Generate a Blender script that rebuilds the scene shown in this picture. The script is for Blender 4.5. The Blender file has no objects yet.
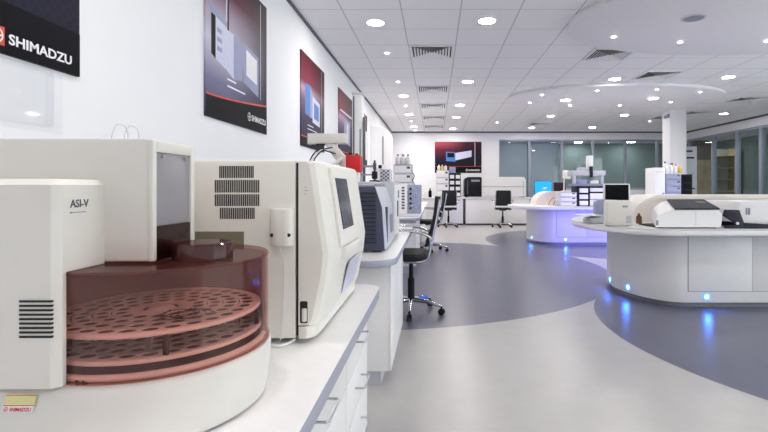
import bpy, bmesh, math, random
from mathutils import Vector, Matrix
random.seed(7)
C = bpy.context.scene.collection
PI = math.pi
CAM_Z = 1.1
CEIL = 2.9
F = 477.0
VPX, VPY = 435.5, 187.5

# ------------------------------------------------------------------ materials
def lin(c):
    return tuple(((v/255.0)/12.92 if v/255.0 <= .04045 else ((v/255.0+.055)/1.055)**2.4) for v in c)

def newmat(name):
    m = bpy.data.materials.new(name); m.use_nodes = True
    nt = m.node_tree; nt.nodes.clear()
    out = nt.nodes.new('ShaderNodeOutputMaterial')
    return m, nt, out

def mat(name, rgb, rough=.5, metal=0.0, spec=.5, var=.04, scale=30.0, coat=0.0, bump=0.0):
    """painted surface: base colour with a slight procedural mottling"""
    m, nt, out = newmat(name)
    p = nt.nodes.new('ShaderNodeBsdfPrincipled')
    c = lin(rgb)
    tc = nt.nodes.new('ShaderNodeTexCoord')
    n = nt.nodes.new('ShaderNodeTexNoise'); n.inputs['Scale'].default_value = scale; n.inputs['Detail'].default_value = 3
    nt.links.new(tc.outputs['Object'], n.inputs['Vector'])
    r = nt.nodes.new('ShaderNodeValToRGB')
    r.color_ramp.elements[0].position = .3; r.color_ramp.elements[1].position = .7
    r.color_ramp.elements[0].color = (*[v*(1-var) for v in c], 1)
    r.color_ramp.elements[1].color = (*[min(1, v*(1+var)) for v in c], 1)
    nt.links.new(n.outputs['Fac'], r.inputs['Fac'])
    nt.links.new(r.outputs['Color'], p.inputs['Base Color'])
    p.inputs['Roughness'].default_value = rough
    p.inputs['Metallic'].default_value = metal
    p.inputs['Specular IOR Level'].default_value = spec
    p.inputs['Coat Weight'].default_value = coat
    if bump:
        b = nt.nodes.new('ShaderNodeBump'); b.inputs['Strength'].default_value = bump; b.inputs['Distance'].default_value = .002
        nt.links.new(n.outputs['Fac'], b.inputs['Height']); nt.links.new(b.outputs['Normal'], p.inputs['Normal'])
    nt.links.new(p.outputs['BSDF'], out.inputs['Surface'])
    return m

def emit(name, rgb, strength):
    m, nt, out = newmat(name)
    e = nt.nodes.new('ShaderNodeEmission'); e.inputs['Color'].default_value = (*lin(rgb), 1); e.inputs['Strength'].default_value = strength
    nt.links.new(e.outputs['Emission'], out.inputs['Surface'])
    return m

def clear(name, tint, base=.04, rough=.05, edge=.6, haze=None):
    """thin clear or tinted sheet: see-through, reflecting more at grazing angles, optionally a little cloudy"""
    m, nt, out = newmat(name)
    t = nt.nodes.new('ShaderNodeBsdfTransparent'); t.inputs['Color'].default_value = (*tint, 1)
    g = nt.nodes.new('ShaderNodeBsdfGlossy'); g.inputs['Roughness'].default_value = rough
    lw = nt.nodes.new('ShaderNodeLayerWeight'); lw.inputs['Blend'].default_value = .5
    pw = nt.nodes.new('ShaderNodeMath'); pw.operation = 'POWER'; nt.links.new(lw.outputs['Facing'], pw.inputs[0]); pw.inputs[1].default_value = 4
    mr = nt.nodes.new('ShaderNodeMath'); mr.operation = 'MULTIPLY_ADD'; nt.links.new(pw.outputs[0], mr.inputs[0]); mr.inputs[1].default_value = edge; mr.inputs[2].default_value = base
    body = t.outputs['BSDF']
    if haze:
        d = nt.nodes.new('ShaderNodeBsdfDiffuse'); d.inputs['Color'].default_value = (*lin(haze[0]), 1)
        hm = nt.nodes.new('ShaderNodeMixShader'); hm.inputs['Fac'].default_value = haze[1]
        nt.links.new(body, hm.inputs[1]); nt.links.new(d.outputs['BSDF'], hm.inputs[2]); body = hm.outputs['Shader']
    mx = nt.nodes.new('ShaderNodeMixShader')
    nt.links.new(mr.outputs[0], mx.inputs['Fac'])
    nt.links.new(body, mx.inputs[1]); nt.links.new(g.outputs['BSDF'], mx.inputs[2])
    nt.links.new(mx.outputs['Shader'], out.inputs['Surface'])
    return m

M = {}
M['wall'] = mat('wall_paint', (241, 241, 245), .6, var=.01, scale=4)
M['cream'] = mat('cream_enamel', (223, 220, 214), .42, var=.012)
M['cream_lt'] = mat('ivory_enamel', (238, 235, 227), .42, var=.012)
M['white'] = mat('white_laminate', (243, 242, 243), .35, var=.012)
M['worktop'] = mat('white_worktop', (246, 246, 247), .3, var=.015)
M['edge'] = mat('grey_worktop_edge', (164, 166, 182), .4)
M['navy'] = mat('navy_plastic', (58, 62, 86), .45)
M['navy_dk'] = mat('dark_navy_plastic', (28, 31, 46), .45)
M['ltgrey'] = mat('light_grey_enamel', (200, 202, 212), .4, var=.015)
M['midgrey'] = mat('mid_grey_plastic', (150, 152, 166), .45)
M['bluegrey'] = mat('blue_grey_enamel', (160, 166, 196), .4)
M['lid'] = mat('charcoal_lid_plastic', (50, 51, 62), .65, spec=.3)
M['dkgrey'] = mat('dark_grey_plastic', (78, 80, 92), .45)
M['black'] = mat('black_plastic', (17, 17, 21), .5, spec=.3)
M['mesh_black'] = mat('black_mesh_fabric', (24, 24, 30), .7, bump=.3, scale=300)
M['chrome'] = mat('polished_chrome', (205, 207, 214), .16, metal=1.0)
M['steel'] = mat('brushed_steel', (190, 192, 200), .3, metal=1.0)
M['slot'] = mat('vent_slot_black', (32, 32, 34), .7)
M['seam'] = mat('shadow_gap_grey', (120, 120, 128), .7)
M['olive'] = mat('olive_panel', (138, 130, 108), .5)
M['red'] = mat('red_plastic', (205, 22, 24), .4)
M['redlabel'] = mat('red_print', (215, 70, 50), .5)
M['yellow'] = mat('pale_yellow_label', (222, 216, 160), .5)
M['blueprint'] = mat('blue_print', (90, 95, 175), .5)
M['greywin'] = mat('grey_sliding_panel', (150, 146, 152), .3, var=.02)
M['lilac'] = mat('lilac_label', (212, 212, 234), .4)
M['screen'] = mat('dark_display', (44, 42, 52), .15)
M['screen_blk'] = mat('black_display', (9, 9, 12), .3, spec=.12)
M['plum_screen'] = mat('plum_display', (52, 36, 48), .2)
M['printwhite'] = mat('white_print', (238, 238, 242), .5)
M['print_grey'] = mat('grey_print', (150, 155, 190), .5)
M['print_lt'] = mat('pale_print', (206, 208, 232), .5)
M['print_dk'] = mat('dark_print', (11, 11, 18), .6, spec=.15)
M['print_blue'] = mat('blue_picture_print', (70, 120, 190), .5)
M['alu'] = mat('blue_grey_aluminium', (158, 166, 182), .4)
M['gap_dk'] = mat('ceiling_gap_shade', (92, 92, 102), .6)  # painted shade of the gap where walls meet ceiling
M['wood'] = mat('pale_wood', (206, 178, 138), .5, var=.12, scale=8)
M['woodframe'] = mat('brown_wood', (120, 86, 66), .5, var=.1, scale=8)
M['brown'] = mat('brown_glass', (110, 76, 52), .25)
M['amber'] = mat('amber_liquid', (226, 190, 90), .2)
M['capblue'] = mat('blue_cap', (40, 50, 130), .4)
M['bottle'] = mat('white_bottle', (232, 232, 236), .25)
M['blind'] = mat('grey_blind_fabric', (196, 199, 214), .7)
M['tray'] = mat('white_tray_plastic', (250, 240, 234), .4)
M['spine'] = mat('ivory_spine_laminate', (248, 240, 233), .38, var=.012)
M['slat'] = mat('vent_louvre_grey', (232, 232, 234), .5)
M['curtain'] = mat('pale_curtain', (205, 205, 190), .8)
M['bluefilm'] = mat('blue_film', (70, 110, 220), .25)
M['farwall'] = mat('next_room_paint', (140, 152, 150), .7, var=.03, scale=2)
M['farfloor'] = mat('next_room_floor', (120, 124, 130), .6)
M['lamp'] = emit('lamp_glow', (255, 249, 244), 100)
M['spot'] = emit('spotlight_glow', (255, 252, 248), 130)
M['farlamp'] = emit('next_room_lamp_glow', (245, 250, 255), 34)
M['led'] = emit('blue_led_glow', (40, 140, 255), 1.6)
M['led_core'] = emit('white_blue_led_glow', (170, 225, 255), 2.5)
M['bluescreen'] = emit('lit_blue_screen', (40, 150, 225), 1.1)
M['glass'] = clear('partition_glass', (.86, .91, .91), .035, .02, .5)
M['acrylic'] = clear('clear_acrylic', (.985, .987, .99), .012, .05, .25)
M['smoke'] = clear('smoked_red_plastic', (.935, .80, .775), .03, .06, .35, ((168, 108, 98), .05))
M['smoke_dk'] = clear('dark_smoked_plastic', (.55, .40, .38), .04, .08, .35, ((110, 72, 70), .10))
M['smoke_top'] = clear('smoked_top_plastic', (.86, .66, .63), .04, .08, .4, ((118, 74, 70), .14))
M['smoke_cap'] = clear('smoked_cap_plastic', (.50, .30, .28), .06, .06, .4, ((84, 44, 42), .5))
M['ivory_hi'] = mat('bright_ivory_enamel', (238, 235, 228), .4, var=.012)
M['chamber'] = mat('brown_grey_chamber_plastic', (140, 106, 102), .5)
M['tray_shade'] = mat('tray_shade_brown', (104, 64, 58), .6)  # painted shade: dark tone for the tray holes and the gap below
M['tube'] = clear('clear_tubing', (.94, .94, .95), .05, .1, .5, ((225, 225, 230), .25))

def floor_material():
    m, nt, out = newmat('vinyl_floor_with_grey_circles')
    N, L = nt.nodes, nt.links
    tc = N.new('ShaderNodeTexCoord'); sep = N.new('ShaderNodeSeparateXYZ'); L.new(tc.outputs['Object'], sep.inputs[0])
    fac = None
    for (cx, cy, r) in ((-.7, 6.65, 3.0), (3.62, 3.7, 2.27), (3.9, 9.9, 2.85)):
        v = N.new('ShaderNodeVectorMath'); v.operation = 'DISTANCE'
        cb = N.new('ShaderNodeCombineXYZ'); L.new(sep.outputs[0], cb.inputs[0]); L.new(sep.outputs[1], cb.inputs[1])
        L.new(cb.outputs[0], v.inputs[0]); v.inputs[1].default_value = (cx, cy, 0)
        lt = N.new('ShaderNodeMath'); lt.operation = 'LESS_THAN'; L.new(v.outputs['Value'], lt.inputs[0]); lt.inputs[1].default_value = r
        if fac is None: fac = lt.outputs[0]
        else:
            mx = N.new('ShaderNodeMath'); mx.operation = 'MAXIMUM'; L.new(fac, mx.inputs[0]); L.new(lt.outputs[0], mx.inputs[1]); fac = mx.outputs[0]
    n = N.new('ShaderNodeTexNoise'); n.inputs['Scale'].default_value = 5; n.inputs['Detail'].default_value = 8; n.inputs['Roughness'].default_value = .7
    L.new(tc.outputs['Object'], n.inputs['Vector'])
    def ramp(a, b):
        r = N.new('ShaderNodeValToRGB'); r.color_ramp.elements[0].position = .35; r.color_ramp.elements[1].position = .65
        r.color_ramp.elements[0].color = (*lin(a), 1); r.color_ramp.elements[1].color = (*lin(b), 1)
        L.new(n.outputs['Fac'], r.inputs['Fac']); return r
    ra, rb = ramp((186, 184, 182), (192, 190, 189)), ramp((104, 105, 122), (110, 111, 129))
    mix = N.new('ShaderNodeMixRGB'); L.new(fac, mix.inputs['Fac']); L.new(ra.outputs[0], mix.inputs[1]); L.new(rb.outputs[0], mix.inputs[2])
    p = N.new('ShaderNodeBsdfPrincipled'); L.new(mix.outputs[0], p.inputs['Base Color'])
    p.inputs['Roughness'].default_value = .3; p.inputs['Specular IOR Level'].default_value = .45
    L.new(p.outputs[0], out.inputs[0])
    return m
M['floor'] = floor_material()

def ceiling_material():
    m, nt, out = newmat('ceiling_tiles')
    N, L = nt.nodes, nt.links
    tc = N.new('ShaderNodeTexCoord'); sep = N.new('ShaderNodeSeparateXYZ'); L.new(tc.outputs['Object'], sep.inputs[0])
    lines = []
    for k, off, w in ((0, -.946, .013), (1, 4.82, .011)):
        a = N.new('ShaderNodeMath'); a.operation = 'ADD'; L.new(sep.outputs[k], a.inputs[0]); a.inputs[1].default_value = -off + 60 + .006
        b = N.new('ShaderNodeMath'); b.operation = 'MODULO'; L.new(a.outputs[0], b.inputs[0]); b.inputs[1].default_value = .6
        c = N.new('ShaderNodeMath'); c.operation = 'LESS_THAN'; L.new(b.outputs[0], c.inputs[0]); c.inputs[1].default_value = w
        lines.append(c)
    mx = N.new('ShaderNodeMath'); mx.operation = 'MAXIMUM'; L.new(lines[0].outputs[0], mx.inputs[0]); L.new(lines[1].outputs[0], mx.inputs[1])
    n = N.new('ShaderNodeTexNoise'); n.inputs['Scale'].default_value = 120; L.new(tc.outputs['Object'], n.inputs['Vector'])
    r = N.new('ShaderNodeValToRGB'); r.color_ramp.elements[0].position = .3; r.color_ramp.elements[1].position = .7
    r.color_ramp.elements[0].color = (*lin((238, 237, 240)), 1); r.color_ramp.elements[1].color = (*lin((245, 244, 247)), 1)
    L.new(n.outputs['Fac'], r.inputs['Fac'])
    mix = N.new('ShaderNodeMixRGB'); L.new(mx.outputs[0], mix.inputs['Fac']); L.new(r.outputs[0], mix.inputs[1]); mix.inputs[2].default_value = (*lin((196, 193, 202)), 1)
    p = N.new('ShaderNodeBsdfPrincipled'); L.new(mix.outputs[0], p.inputs['Base Color']); p.inputs['Roughness'].default_value = .8
    L.new(p.outputs[0], out.inputs[0])
    return m
M['ceiling'] = ceiling_material()
M['raft'] = mat('raft_plaster', (236, 234, 240), .7, var=.01)

def poster_material(name, kind):
    """printed gradient of the poster, in its own object coordinates (x across 0..w, z up 0..h)"""
    m, nt, out = newmat(name)
    N, L = nt.nodes, nt.links
    tc = N.new('ShaderNodeTexCoord'); sep = N.new('ShaderNodeSeparateXYZ'); L.new(tc.outputs['Object'], sep.inputs[0])
    r = N.new('ShaderNodeValToRGB'); cr = r.color_ramp
    if kind == 'grid':
        stops = [(0, (26, 28, 46)), (.3, (40, 44, 72)), (1, (78, 84, 120))]
    elif kind == 'wide':
        stops = [(0, (14, 12, 24)), (.45, (34, 24, 50)), (.75, (116, 34, 54)), (1, (205, 95, 105))]
    elif kind == 'warm':
        stops = [(0, (20, 18, 34)), (.3, (58, 50, 84)), (.5, (116, 92, 122)), (.62, (190, 160, 182)), (.70, (136, 46, 68)), (1, (92, 16, 30))]
    else:
        stops = [(0, (60, 58, 84)), (.25, (120, 118, 150)), (.5, (208, 206, 222)), (.72, (170, 150, 172)), (.86, (110, 44, 62)), (1, (78, 14, 28))]
    while len(cr.elements) < len(stops): cr.elements.new(.5)
    for e, (pos, c) in zip(cr.elements, stops):
        e.position = pos; e.color = (*lin(c), 1)
    L.new(sep.outputs[2], r.inputs['Fac'])
    # the print darkens towards its right-hand side
    mr = N.new('ShaderNodeMapRange'); L.new(sep.outputs[0], mr.inputs['Value']); mr.inputs['From Min'].default_value = .3 if kind != 'wide' else .05; mr.inputs['From Max'].default_value = 1.0
    mr.inputs['To Min'].default_value = 0.0; mr.inputs['To Max'].default_value = .9 if kind in ('cool', 'wide') else .75
    mix = N.new('ShaderNodeMixRGB'); L.new(mr.outputs[0], mix.inputs['Fac']); L.new(r.outputs[0], mix.inputs[1]); mix.inputs[2].default_value = (*lin((26, 22, 36)), 1)
    last = mix
    if kind == 'grid':
        br = N.new('ShaderNodeTexChecker'); br.inputs['Scale'].default_value = 40; L.new(tc.outputs['Object'], br.inputs['Vector'])
        br.inputs['Color1'].default_value = (.6, .6, .6, 1); br.inputs['Color2'].default_value = (1, 1, 1, 1)
        mul = N.new('ShaderNodeMixRGB'); mul.blend_type = 'MULTIPLY'; mul.inputs['Fac'].default_value = .6
        L.new(mix.outputs[0], mul.inputs[1]); L.new(br.outputs['Color'], mul.inputs[2]); last = mul
    p = N.new('ShaderNodeBsdfPrincipled'); L.new(last.outputs[0], p.inputs['Base Color']); p.inputs['Roughness'].default_value = .55; p.inputs['Specular IOR Level'].default_value = .2
    L.new(p.outputs[0], out.inputs[0])
    return m
for k in ('grid', 'cool', 'warm', 'wide'): M['poster_'+k] = poster_material('printed_poster_'+k, k)

# ------------------------------------------------------------------ mesh helpers
class MB:
    """collects shapes into one mesh; each shape names its material key"""
    def __init__(s): s.v = []; s.f = []; s.k = []
    def add(s, bm, key):
        o = len(s.v); bm.verts.index_update()
        s.v += [v.co.copy() for v in bm.verts]
        for f in bm.faces: s.f.append([o + v.index for v in f.verts]); s.k.append(key)
        bm.free(); return s
    def raw(s, vs, fs, key):
        o = len(s.v); s.v += [Vector(v) for v in vs]
        for f in fs: s.f.append([o+i for i in f]); s.k.append(key)
        return s
    def box(s, x0, x1, y0, y1, z0, z1, key, bev=0.0, seg=2):
        bm = bmesh.new()
        bmesh.ops.create_cube(bm, size=1)
        for v in bm.verts:
            v.co = Vector(((x0+x1)/2 + v.co.x*(x1-x0), (y0+y1)/2 + v.co.y*(y1-y0), (z0+z1)/2 + v.co.z*(z1-z0)))
        if bev:
            bev = min(bev, .45*min(abs(x1-x0), abs(y1-y0), abs(z1-z0)))
            bmesh.ops.bevel(bm, geom=list(bm.edges), offset=bev, segments=seg, affect='EDGES', profile=.5)
        return s.add(bm, key)
    def prism(s, pts, axis, a0, a1, key, bev=0.0, seg=2):
        """pts: 2D outline; axis 'x': pts are (y,z); 'y': (x,z); 'z': (x,y)"""
        def to3(p, a): return {'x': (a, p[0], p[1]), 'y': (p[0], a, p[1]), 'z': (p[0], p[1], a)}[axis]
        bm = bmesh.new()
        A = [bm.verts.new(to3(p, a0)) for p in pts]; B = [bm.verts.new(to3(p, a1)) for p in pts]
        n = len(pts)
        bm.faces.new(A); bm.faces.new(B[::-1])
        for i in range(n): bm.faces.new((A[i], B[i], B[(i+1) % n], A[(i+1) % n]))
        bmesh.ops.recalc_face_normals(bm, faces=list(bm.faces))
        if bev:
            if n > 12:
                es = [e for e in bm.edges if (e.verts[0] in A) == (e.verts[1] in A)]
            else: es = list(bm.edges)
            bmesh.ops.bevel(bm, geom=es, offset=bev, segments=seg, affect='EDGES', profile=.5)
        return s.add(bm, key)
    def loft(s, rings, key, cap=True):
        bm = bmesh.new()
        R = [[bm.verts.new(p) for p in r] for r in rings]; n = len(rings[0])
        for a, b in zip(R, R[1:]):
            for i in range(n): bm.faces.new((a[i], a[(i+1) % n], b[(i+1) % n], b[i]))
        if cap: bm.faces.new(R[0][::-1]); bm.faces.new(R[-1])
        bmesh.ops.recalc_face_normals(bm, faces=list(bm.faces))
        return s.add(bm, key)
    def lathe(s, prof, c, key, n=24, axis='z'):
        """prof: list of (radius, height)"""
        rings = []
        for r, h in prof:
            ring = []
            for i in range(n):
                t = 2*PI*i/n
                a, b = max(r, 1e-5)*math.cos(t), max(r, 1e-5)*math.sin(t)
                ring.append({'z': (c[0]+a, c[1]+b, c[2]+h), 'y': (c[0]+a, c[1]+h, c[2]+b), 'x': (c[0]+h, c[1]+a, c[2]+b)}[axis])
            rings.append(ring)
        return s.loft(rings, key)
    def tube(s, pts, r, key, n=8, closed=False):
        pts = [Vector(p) for p in pts]; rings = []
        N = len(pts); up = None
        for i, p in enumerate(pts):
            a = pts[(i-1) % N] if closed or i > 0 else p
            b = pts[(i+1) % N] if closed or i < N-1 else p
            d = (b-a).normalized()
            if up is None:
                up = Vector((0, 0, 1)) if abs(d.z) < .9 else Vector((1, 0, 0))
            u = (up - d*up.dot(d))
            if u.length < 1e-4: u = Vector((1, 0, 0)) - d*d.x
            u.normalize(); w = d.cross(u); up = u
            rr = r[i] if isinstance(r, (list, tuple)) else r
            rings.append([p + u*math.cos(2*PI*k/n)*rr + w*math.sin(2*PI*k/n)*rr for k in range(n)])
        if closed: rings.append(rings[0])
        return s.loft(rings, key, cap=not closed)
    def slab(s, q, t, key, bev=0.0):
        """four corners of a face, thickened by t along its normal"""
        q = [Vector(p) for p in q]; n = (q[1]-q[0]).cross(q[3]-q[0]).normalized()*t
        return s.raw(q+[p+n for p in q], [(3, 2, 1, 0), (4, 5, 6, 7), (0, 1, 5, 4), (1, 2, 6, 5), (2, 3, 7, 6), (3, 0, 4, 7)], key)

def spline(pts, n=8):
    P = [Vector(p) for p in pts]; out = []
    for i in range(len(P)-1):
        p0, p1, p2, p3 = P[max(i-1, 0)], P[i], P[i+1], P[min(i+2, len(P)-1)]
        for k in range(n):
            t = k/n
            out.append(.5*((2*p1)+(p2-p0)*t+(2*p0-5*p1+4*p2-p3)*t*t+(3*p1-p0-3*p2+p3)*t**3))
    out.append(P[-1]); return out

def rrect(x0, x1, y0, y1, r, n=10):
    """outline with rounded corners; r: (rx, ry) or one per corner (x0y0, x1y0, x1y1, x0y1)"""
    if not isinstance(r, list): r = [r]*4
    out = []
    for k, (cx, sx, cy, sy, a0) in enumerate(((x0, 1, y0, 1, PI), (x1, -1, y0, 1, 1.5*PI), (x1, -1, y1, -1, 0), (x0, 1, y1, -1, .5*PI))):
        rr = r[k] if isinstance(r[k], tuple) else (r[k], r[k])
        if rr[0] < 1e-5: out.append((cx, cy)); continue
        for i in range(n+1):
            a = a0 + .5*PI*i/n
            out.append((cx+sx*rr[0]+math.cos(a)*rr[0], cy+sy*rr[1]+math.sin(a)*rr[1]))
    return out

ORG = {}
def thing(name, label, cat, loc=(0, 0, 0), group=None):
    o = bpy.data.objects.new(name, None); C.objects.link(o); o.location = loc; o.empty_display_size = .1
    o['label'] = label; o['category'] = cat
    if group: o['group'] = group
    ORG[o.name] = Vector(loc); return o
def obj(name, mb, parent=None, smooth=40, label=None):
    me = bpy.data.meshes.new(name)
    org = ORG[parent.name] if parent else Vector((0, 0, 0))
    me.from_pydata([v-org for v in mb.v], [], mb.f)
    keys = []
    for k in mb.k:
        if k not in keys: keys.append(k)
    for k in keys: me.materials.append(M[k])
    me.polygons.foreach_set('material_index', [keys.index(k) for k in mb.k])
    me.validate(); me.update()
    if smooth:
        me.polygons.foreach_set('use_smooth', [True]*len(me.polygons))
        me.set_sharp_from_angle(angle=math.radians(smooth))
    o = bpy.data.objects.new(name, me); C.objects.link(o)
    if parent: o.parent = parent; ORG[o.name] = org
    if label: o['label'] = label
    return o
def tag(o, label, cat, group=None):
    o['label'] = label; o['category'] = cat
    if group: o['group'] = group
    return o
def recentre(o):
    """move a one-mesh thing's origin to the middle of its base"""
    vs = [v.co for v in o.data.vertices]
    c = Vector(((min(v.x for v in vs)+max(v.x for v in vs))/2, (min(v.y for v in vs)+max(v.y for v in vs))/2, min(v.z for v in vs)))
    o.data.transform(Matrix.Translation(-c)); o.location = c; return o
def struct(name, mb, smooth=40, parent=None):
    o = obj(name, mb, parent, smooth)
    if not parent: o['kind'] = 'structure'
    return o
def dup(root, loc, rz=None, label=None, group=None):
    r = root.copy(); C.objects.link(r); r.location = loc
    if rz is not None: r.rotation_euler = (0, 0, rz)
    if label: r['label'] = label
    if group: r['group'] = group
    for ch in list(root.children):
        c = ch.copy(); C.objects.link(c); c.parent = r
        for g in list(ch.children):
            d = g.copy(); C.objects.link(d); d.parent = c
    ORG[r.name] = Vector(loc)
    return r

def text_mesh(body, size, mb, key, origin, u, v, n, xs=1.0, bold=0.0, align='LEFT', depth=.0006):
    """lettering as flat mesh in the plane (u right, v up), lifted along n"""
    cu = bpy.data.curves.new('lettering', 'FONT'); cu.body = body; cu.size = size; cu.offset = bold; cu.align_x = align
    cu.extrude = depth/2; cu.resolution_u = 3
    t = bpy.data.objects.new('lettering', cu); C.objects.link(t)
    dg = bpy.context.evaluated_depsgraph_get(); dg.update()
    me = bpy.data.meshes.new_from_object(t.evaluated_get(dg))
    u, v, n, origin = Vector(u), Vector(v), Vector(n), Vector(origin)
    vs = [origin + u*p.co.x*xs + v*p.co.y + n*(p.co.z+depth/2) for p in me.vertices]
    mb.raw(vs, [list(p.vertices) for p in me.polygons], key)
    bpy.data.objects.remove(t); bpy.data.curves.remove(cu); bpy.data.meshes.remove(me)
    return mb
def logo(mb, key, o, size, u, v, n):
    """round badge with a cross, in a ring"""
    u, v, n, o = Vector(u), Vector(v), Vector(n), Vector(o)
    def P(a, b): return o + u*a*size + v*b*size + n*.0006
    vs, fs = [], []
    K = 24
    for r in (.5, .40):
        vs += [P(math.cos(2*PI*i/K)*r, math.sin(2*PI*i/K)*r) for i in range(K)]
    fs = [(i, (i+1) % K, K+(i+1) % K, K+i) for i in range(K)]
    mb.raw(vs, fs, key)
    for a, b in ((.42, .05), (.05, .42)):
        mb.raw([P(-a, -b), P(a, -b), P(a, b), P(-a, b)], [(0, 1, 2, 3)], key)
    return mb
# ================================================================== the setting
WX, RX, BY, FY = -1.41, 8.1, 15.35, -2.5       # left wall, right wall, back wall, open end behind the camera
ZS, ZH = 1.03, 2.645                           # sill and head of the glazing
struct('floor', MB().box(WX-.2, 11.2, FY, 19.5, -.1, 0, 'floor'))
struct('ceiling', MB().box(WX-.2, RX+.1, FY, BY+.1, CEIL, CEIL+.1, 'ceiling'))
struct('wall_left', MB().box(WX-.2, WX, FY, BY+.2, 0, CEIL, 'wall'))
BX = [2.04, 3.03, 4.07, 5.08, 6.13, 7.16, 8.1]
RY = [15.35, 14.0, 12.9, 11.94, 10.9, 9.9, 8.9, 7.6, 5.9, 4.2, 2.5, .8, -.9, -2.5]  # bays beside the camera are unseen, added to let daylight in
mb = MB()
mb.box(WX, BX[0], BY, BY+.15, 0, CEIL, 'wall')
mb.box(BX[0], RX+.15, BY, BY+.15, ZH, CEIL, 'wall')
mb.box(BX[2], RX+.15, BY, BY+.15, 0, ZS, 'wall')
struct('wall_back', mb)
mb = MB()
mb.box(RX, RX+.15, FY, BY, ZH, CEIL, 'wall')
struct('wall_right', mb)
struct('wall_front', MB().box(WX-.2, RX+.15, FY-.15, FY, 0, CEIL, 'wall'))
struct('gap_shade_1', MB().box(WX, WX+.018, FY, BY, CEIL-.03, CEIL, 'gap_dk'))  # dark strips standing in for the shadow gap under the ceiling
struct('gap_shade_2', MB().box(WX, RX, BY-.018, BY, CEIL-.045, CEIL, 'gap_dk'))
struct('gap_shade_3', MB().box(RX-.018, RX, FY, BY, CEIL-.045, CEIL, 'gap_dk'))
struct('baseboard_left', MB().box(WX, WX+.015, FY, BY, 0, .1, 'ltgrey'))
# glazed partitions: one window per bay, each with a frame and a pane
wn = 0
for x0, x1 in zip(BX, BX[1:]):
    wn += 1
    zs = 0.0 if x0 < 4 else ZS
    m = MB()
    m.box(x0+.0005, x0+.035, BY+.02, BY+.13, zs, ZH, 'alu', .004)
    m.box(x1-.035, x1-.0005, BY+.02, BY+.13, zs, ZH, 'alu', .004)
    m.box(x0+.035, x1-.035, BY+.03, BY+.12, ZH-.06, ZH, 'alu', .004)
    m.box(x0+.035, x1-.035, BY+.03, BY+.12, zs, zs+.06, 'alu', .004)
    w = struct('window_%d' % wn, m); ORG[w.name] = Vector((0, 0, 0))
    obj('pane', MB().box(x0+.035, x1-.035, BY+.07, BY+.08, zs+.06, ZH-.06, 'glass'), w, 0)
for y1, y0 in zip(RY, RY[1:]):
    wn += 1
    m = MB()
    m.box(RX+.02, RX+.13, y0+.0005, y0+.045, 0, ZH, 'alu', .004)
    m.box(RX+.02, RX+.13, y1-.045, y1-.0005, 0, ZH, 'alu', .004)
    m.box(RX+.03, RX+.12, y0+.045, y1-.045, ZH-.06, ZH, 'alu', .004)
    m.box(RX+.03, RX+.12, y0+.045, y1-.045, 0, .08, 'alu', .004)
    w = struct('window_%d' % wn, m); ORG[w.name] = Vector((0, 0, 0))
    obj('pane', MB().box(RX+.07, RX+.08, y0+.045, y1-.045, .08, ZH-.06, 'glass'), w, 0)
# the rooms beyond the glass
m = MB()
m.box(WX, 11.2, 19.3, 19.5, 0, CEIL, 'farwall'); m.box(11.0, 11.2, 7.5, 19.3, 0, CEIL, 'farwall')
m.box(RX+.15, 11.0, 7.5, 7.7, 0, CEIL, 'farwall'); m.box(.6, .75, BY+.15, 19.3, 0, CEIL, 'farwall')
struct('wall_beyond_glass', m)
m = MB(); m.box(.6, 11.2, BY+.15, 19.5, CEIL-.02, CEIL+.08, 'raft'); m.box(RX+.1, 11.2, 7.5, BY+.15, CEIL-.02, CEIL+.08, 'raft')
struct('ceiling_beyond_glass', m)
# square pier carrying the ceiling
pier = struct('wall_pier', MB().box(5.41, 5.79, 11.0, 11.38, 0, CEIL, 'wall', .01))
# oval rafts hung just under the tiles, one above each island
def ellipse(cx, cy, a, b, n=96, e=1.0): return [(cx+a*math.cos(2*PI*i/n), cy+b*math.sin(2*PI*i/n)) for i in range(n)]
RAFTZ = CEIL-.05
for i, (cx, cy) in enumerate(((3.52, 5.08), (3.52, 9.42))):
    struct('ceiling_raft_%d' % (i+1), MB().prism(ellipse(cx, cy, 2.08, 1.25), 'z', RAFTZ, CEIL, 'raft', .004))

# ------------------------------------------------------------------ ceiling lights
def downlight_proto():
    t = thing('downlight', '', 'ceiling light')
    ring = MB(); n = 40; rings = []
    for r, z in ((.108, 0), (.108, -.006), (.090, -.008), (.088, -.002)):
        rings.append([(r*math.cos(2*PI*i/n), r*math.sin(2*PI*i/n), z) for i in range(n)])
    ring.loft(rings, 'printwhite', cap=False); obj('rim', ring, t)
    l = MB(); vs = [(.088*math.cos(2*PI*i/n), .088*math.sin(2*PI*i/n), -.004) for i in range(n)]
    l.raw(vs, [tuple(range(n))[::-1]], 'lamp'); obj('lens', l, t, 0)
    return t
def spot_proto():
    t = thing('spotlight', '', 'spotlight')
    ring = MB(); n = 24; rings = []
    for r, z in ((.040, 0), (.040, -.005), (.026, -.007), (.024, -.002)):
        rings.append([(r*math.cos(2*PI*i/n), r*math.sin(2*PI*i/n), z) for i in range(n)])
    ring.loft(rings, 'printwhite', cap=False); obj('rim', ring, t)
    l = MB(); vs = [(.024*math.cos(2*PI*i/n), .024*math.sin(2*PI*i/n), -.004) for i in range(n)]
    l.raw(vs, [tuple(range(n))[::-1]], 'spot'); obj('lens', l, t, 0)
    return t
ordn = ['nearest', 'second', 'third', 'fourth', 'fifth']
DL = []
for k, (x, y) in enumerate(((-.654, 5.2), (-.63, 9.38), (-.65, 11.73), (-.64, 14.1))):
    DL.append((x, y, CEIL, 'round white downlight in the tiles between left wall and air vents, %s from the camera' % ordn[k], 'downlights along the left wall'))
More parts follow.
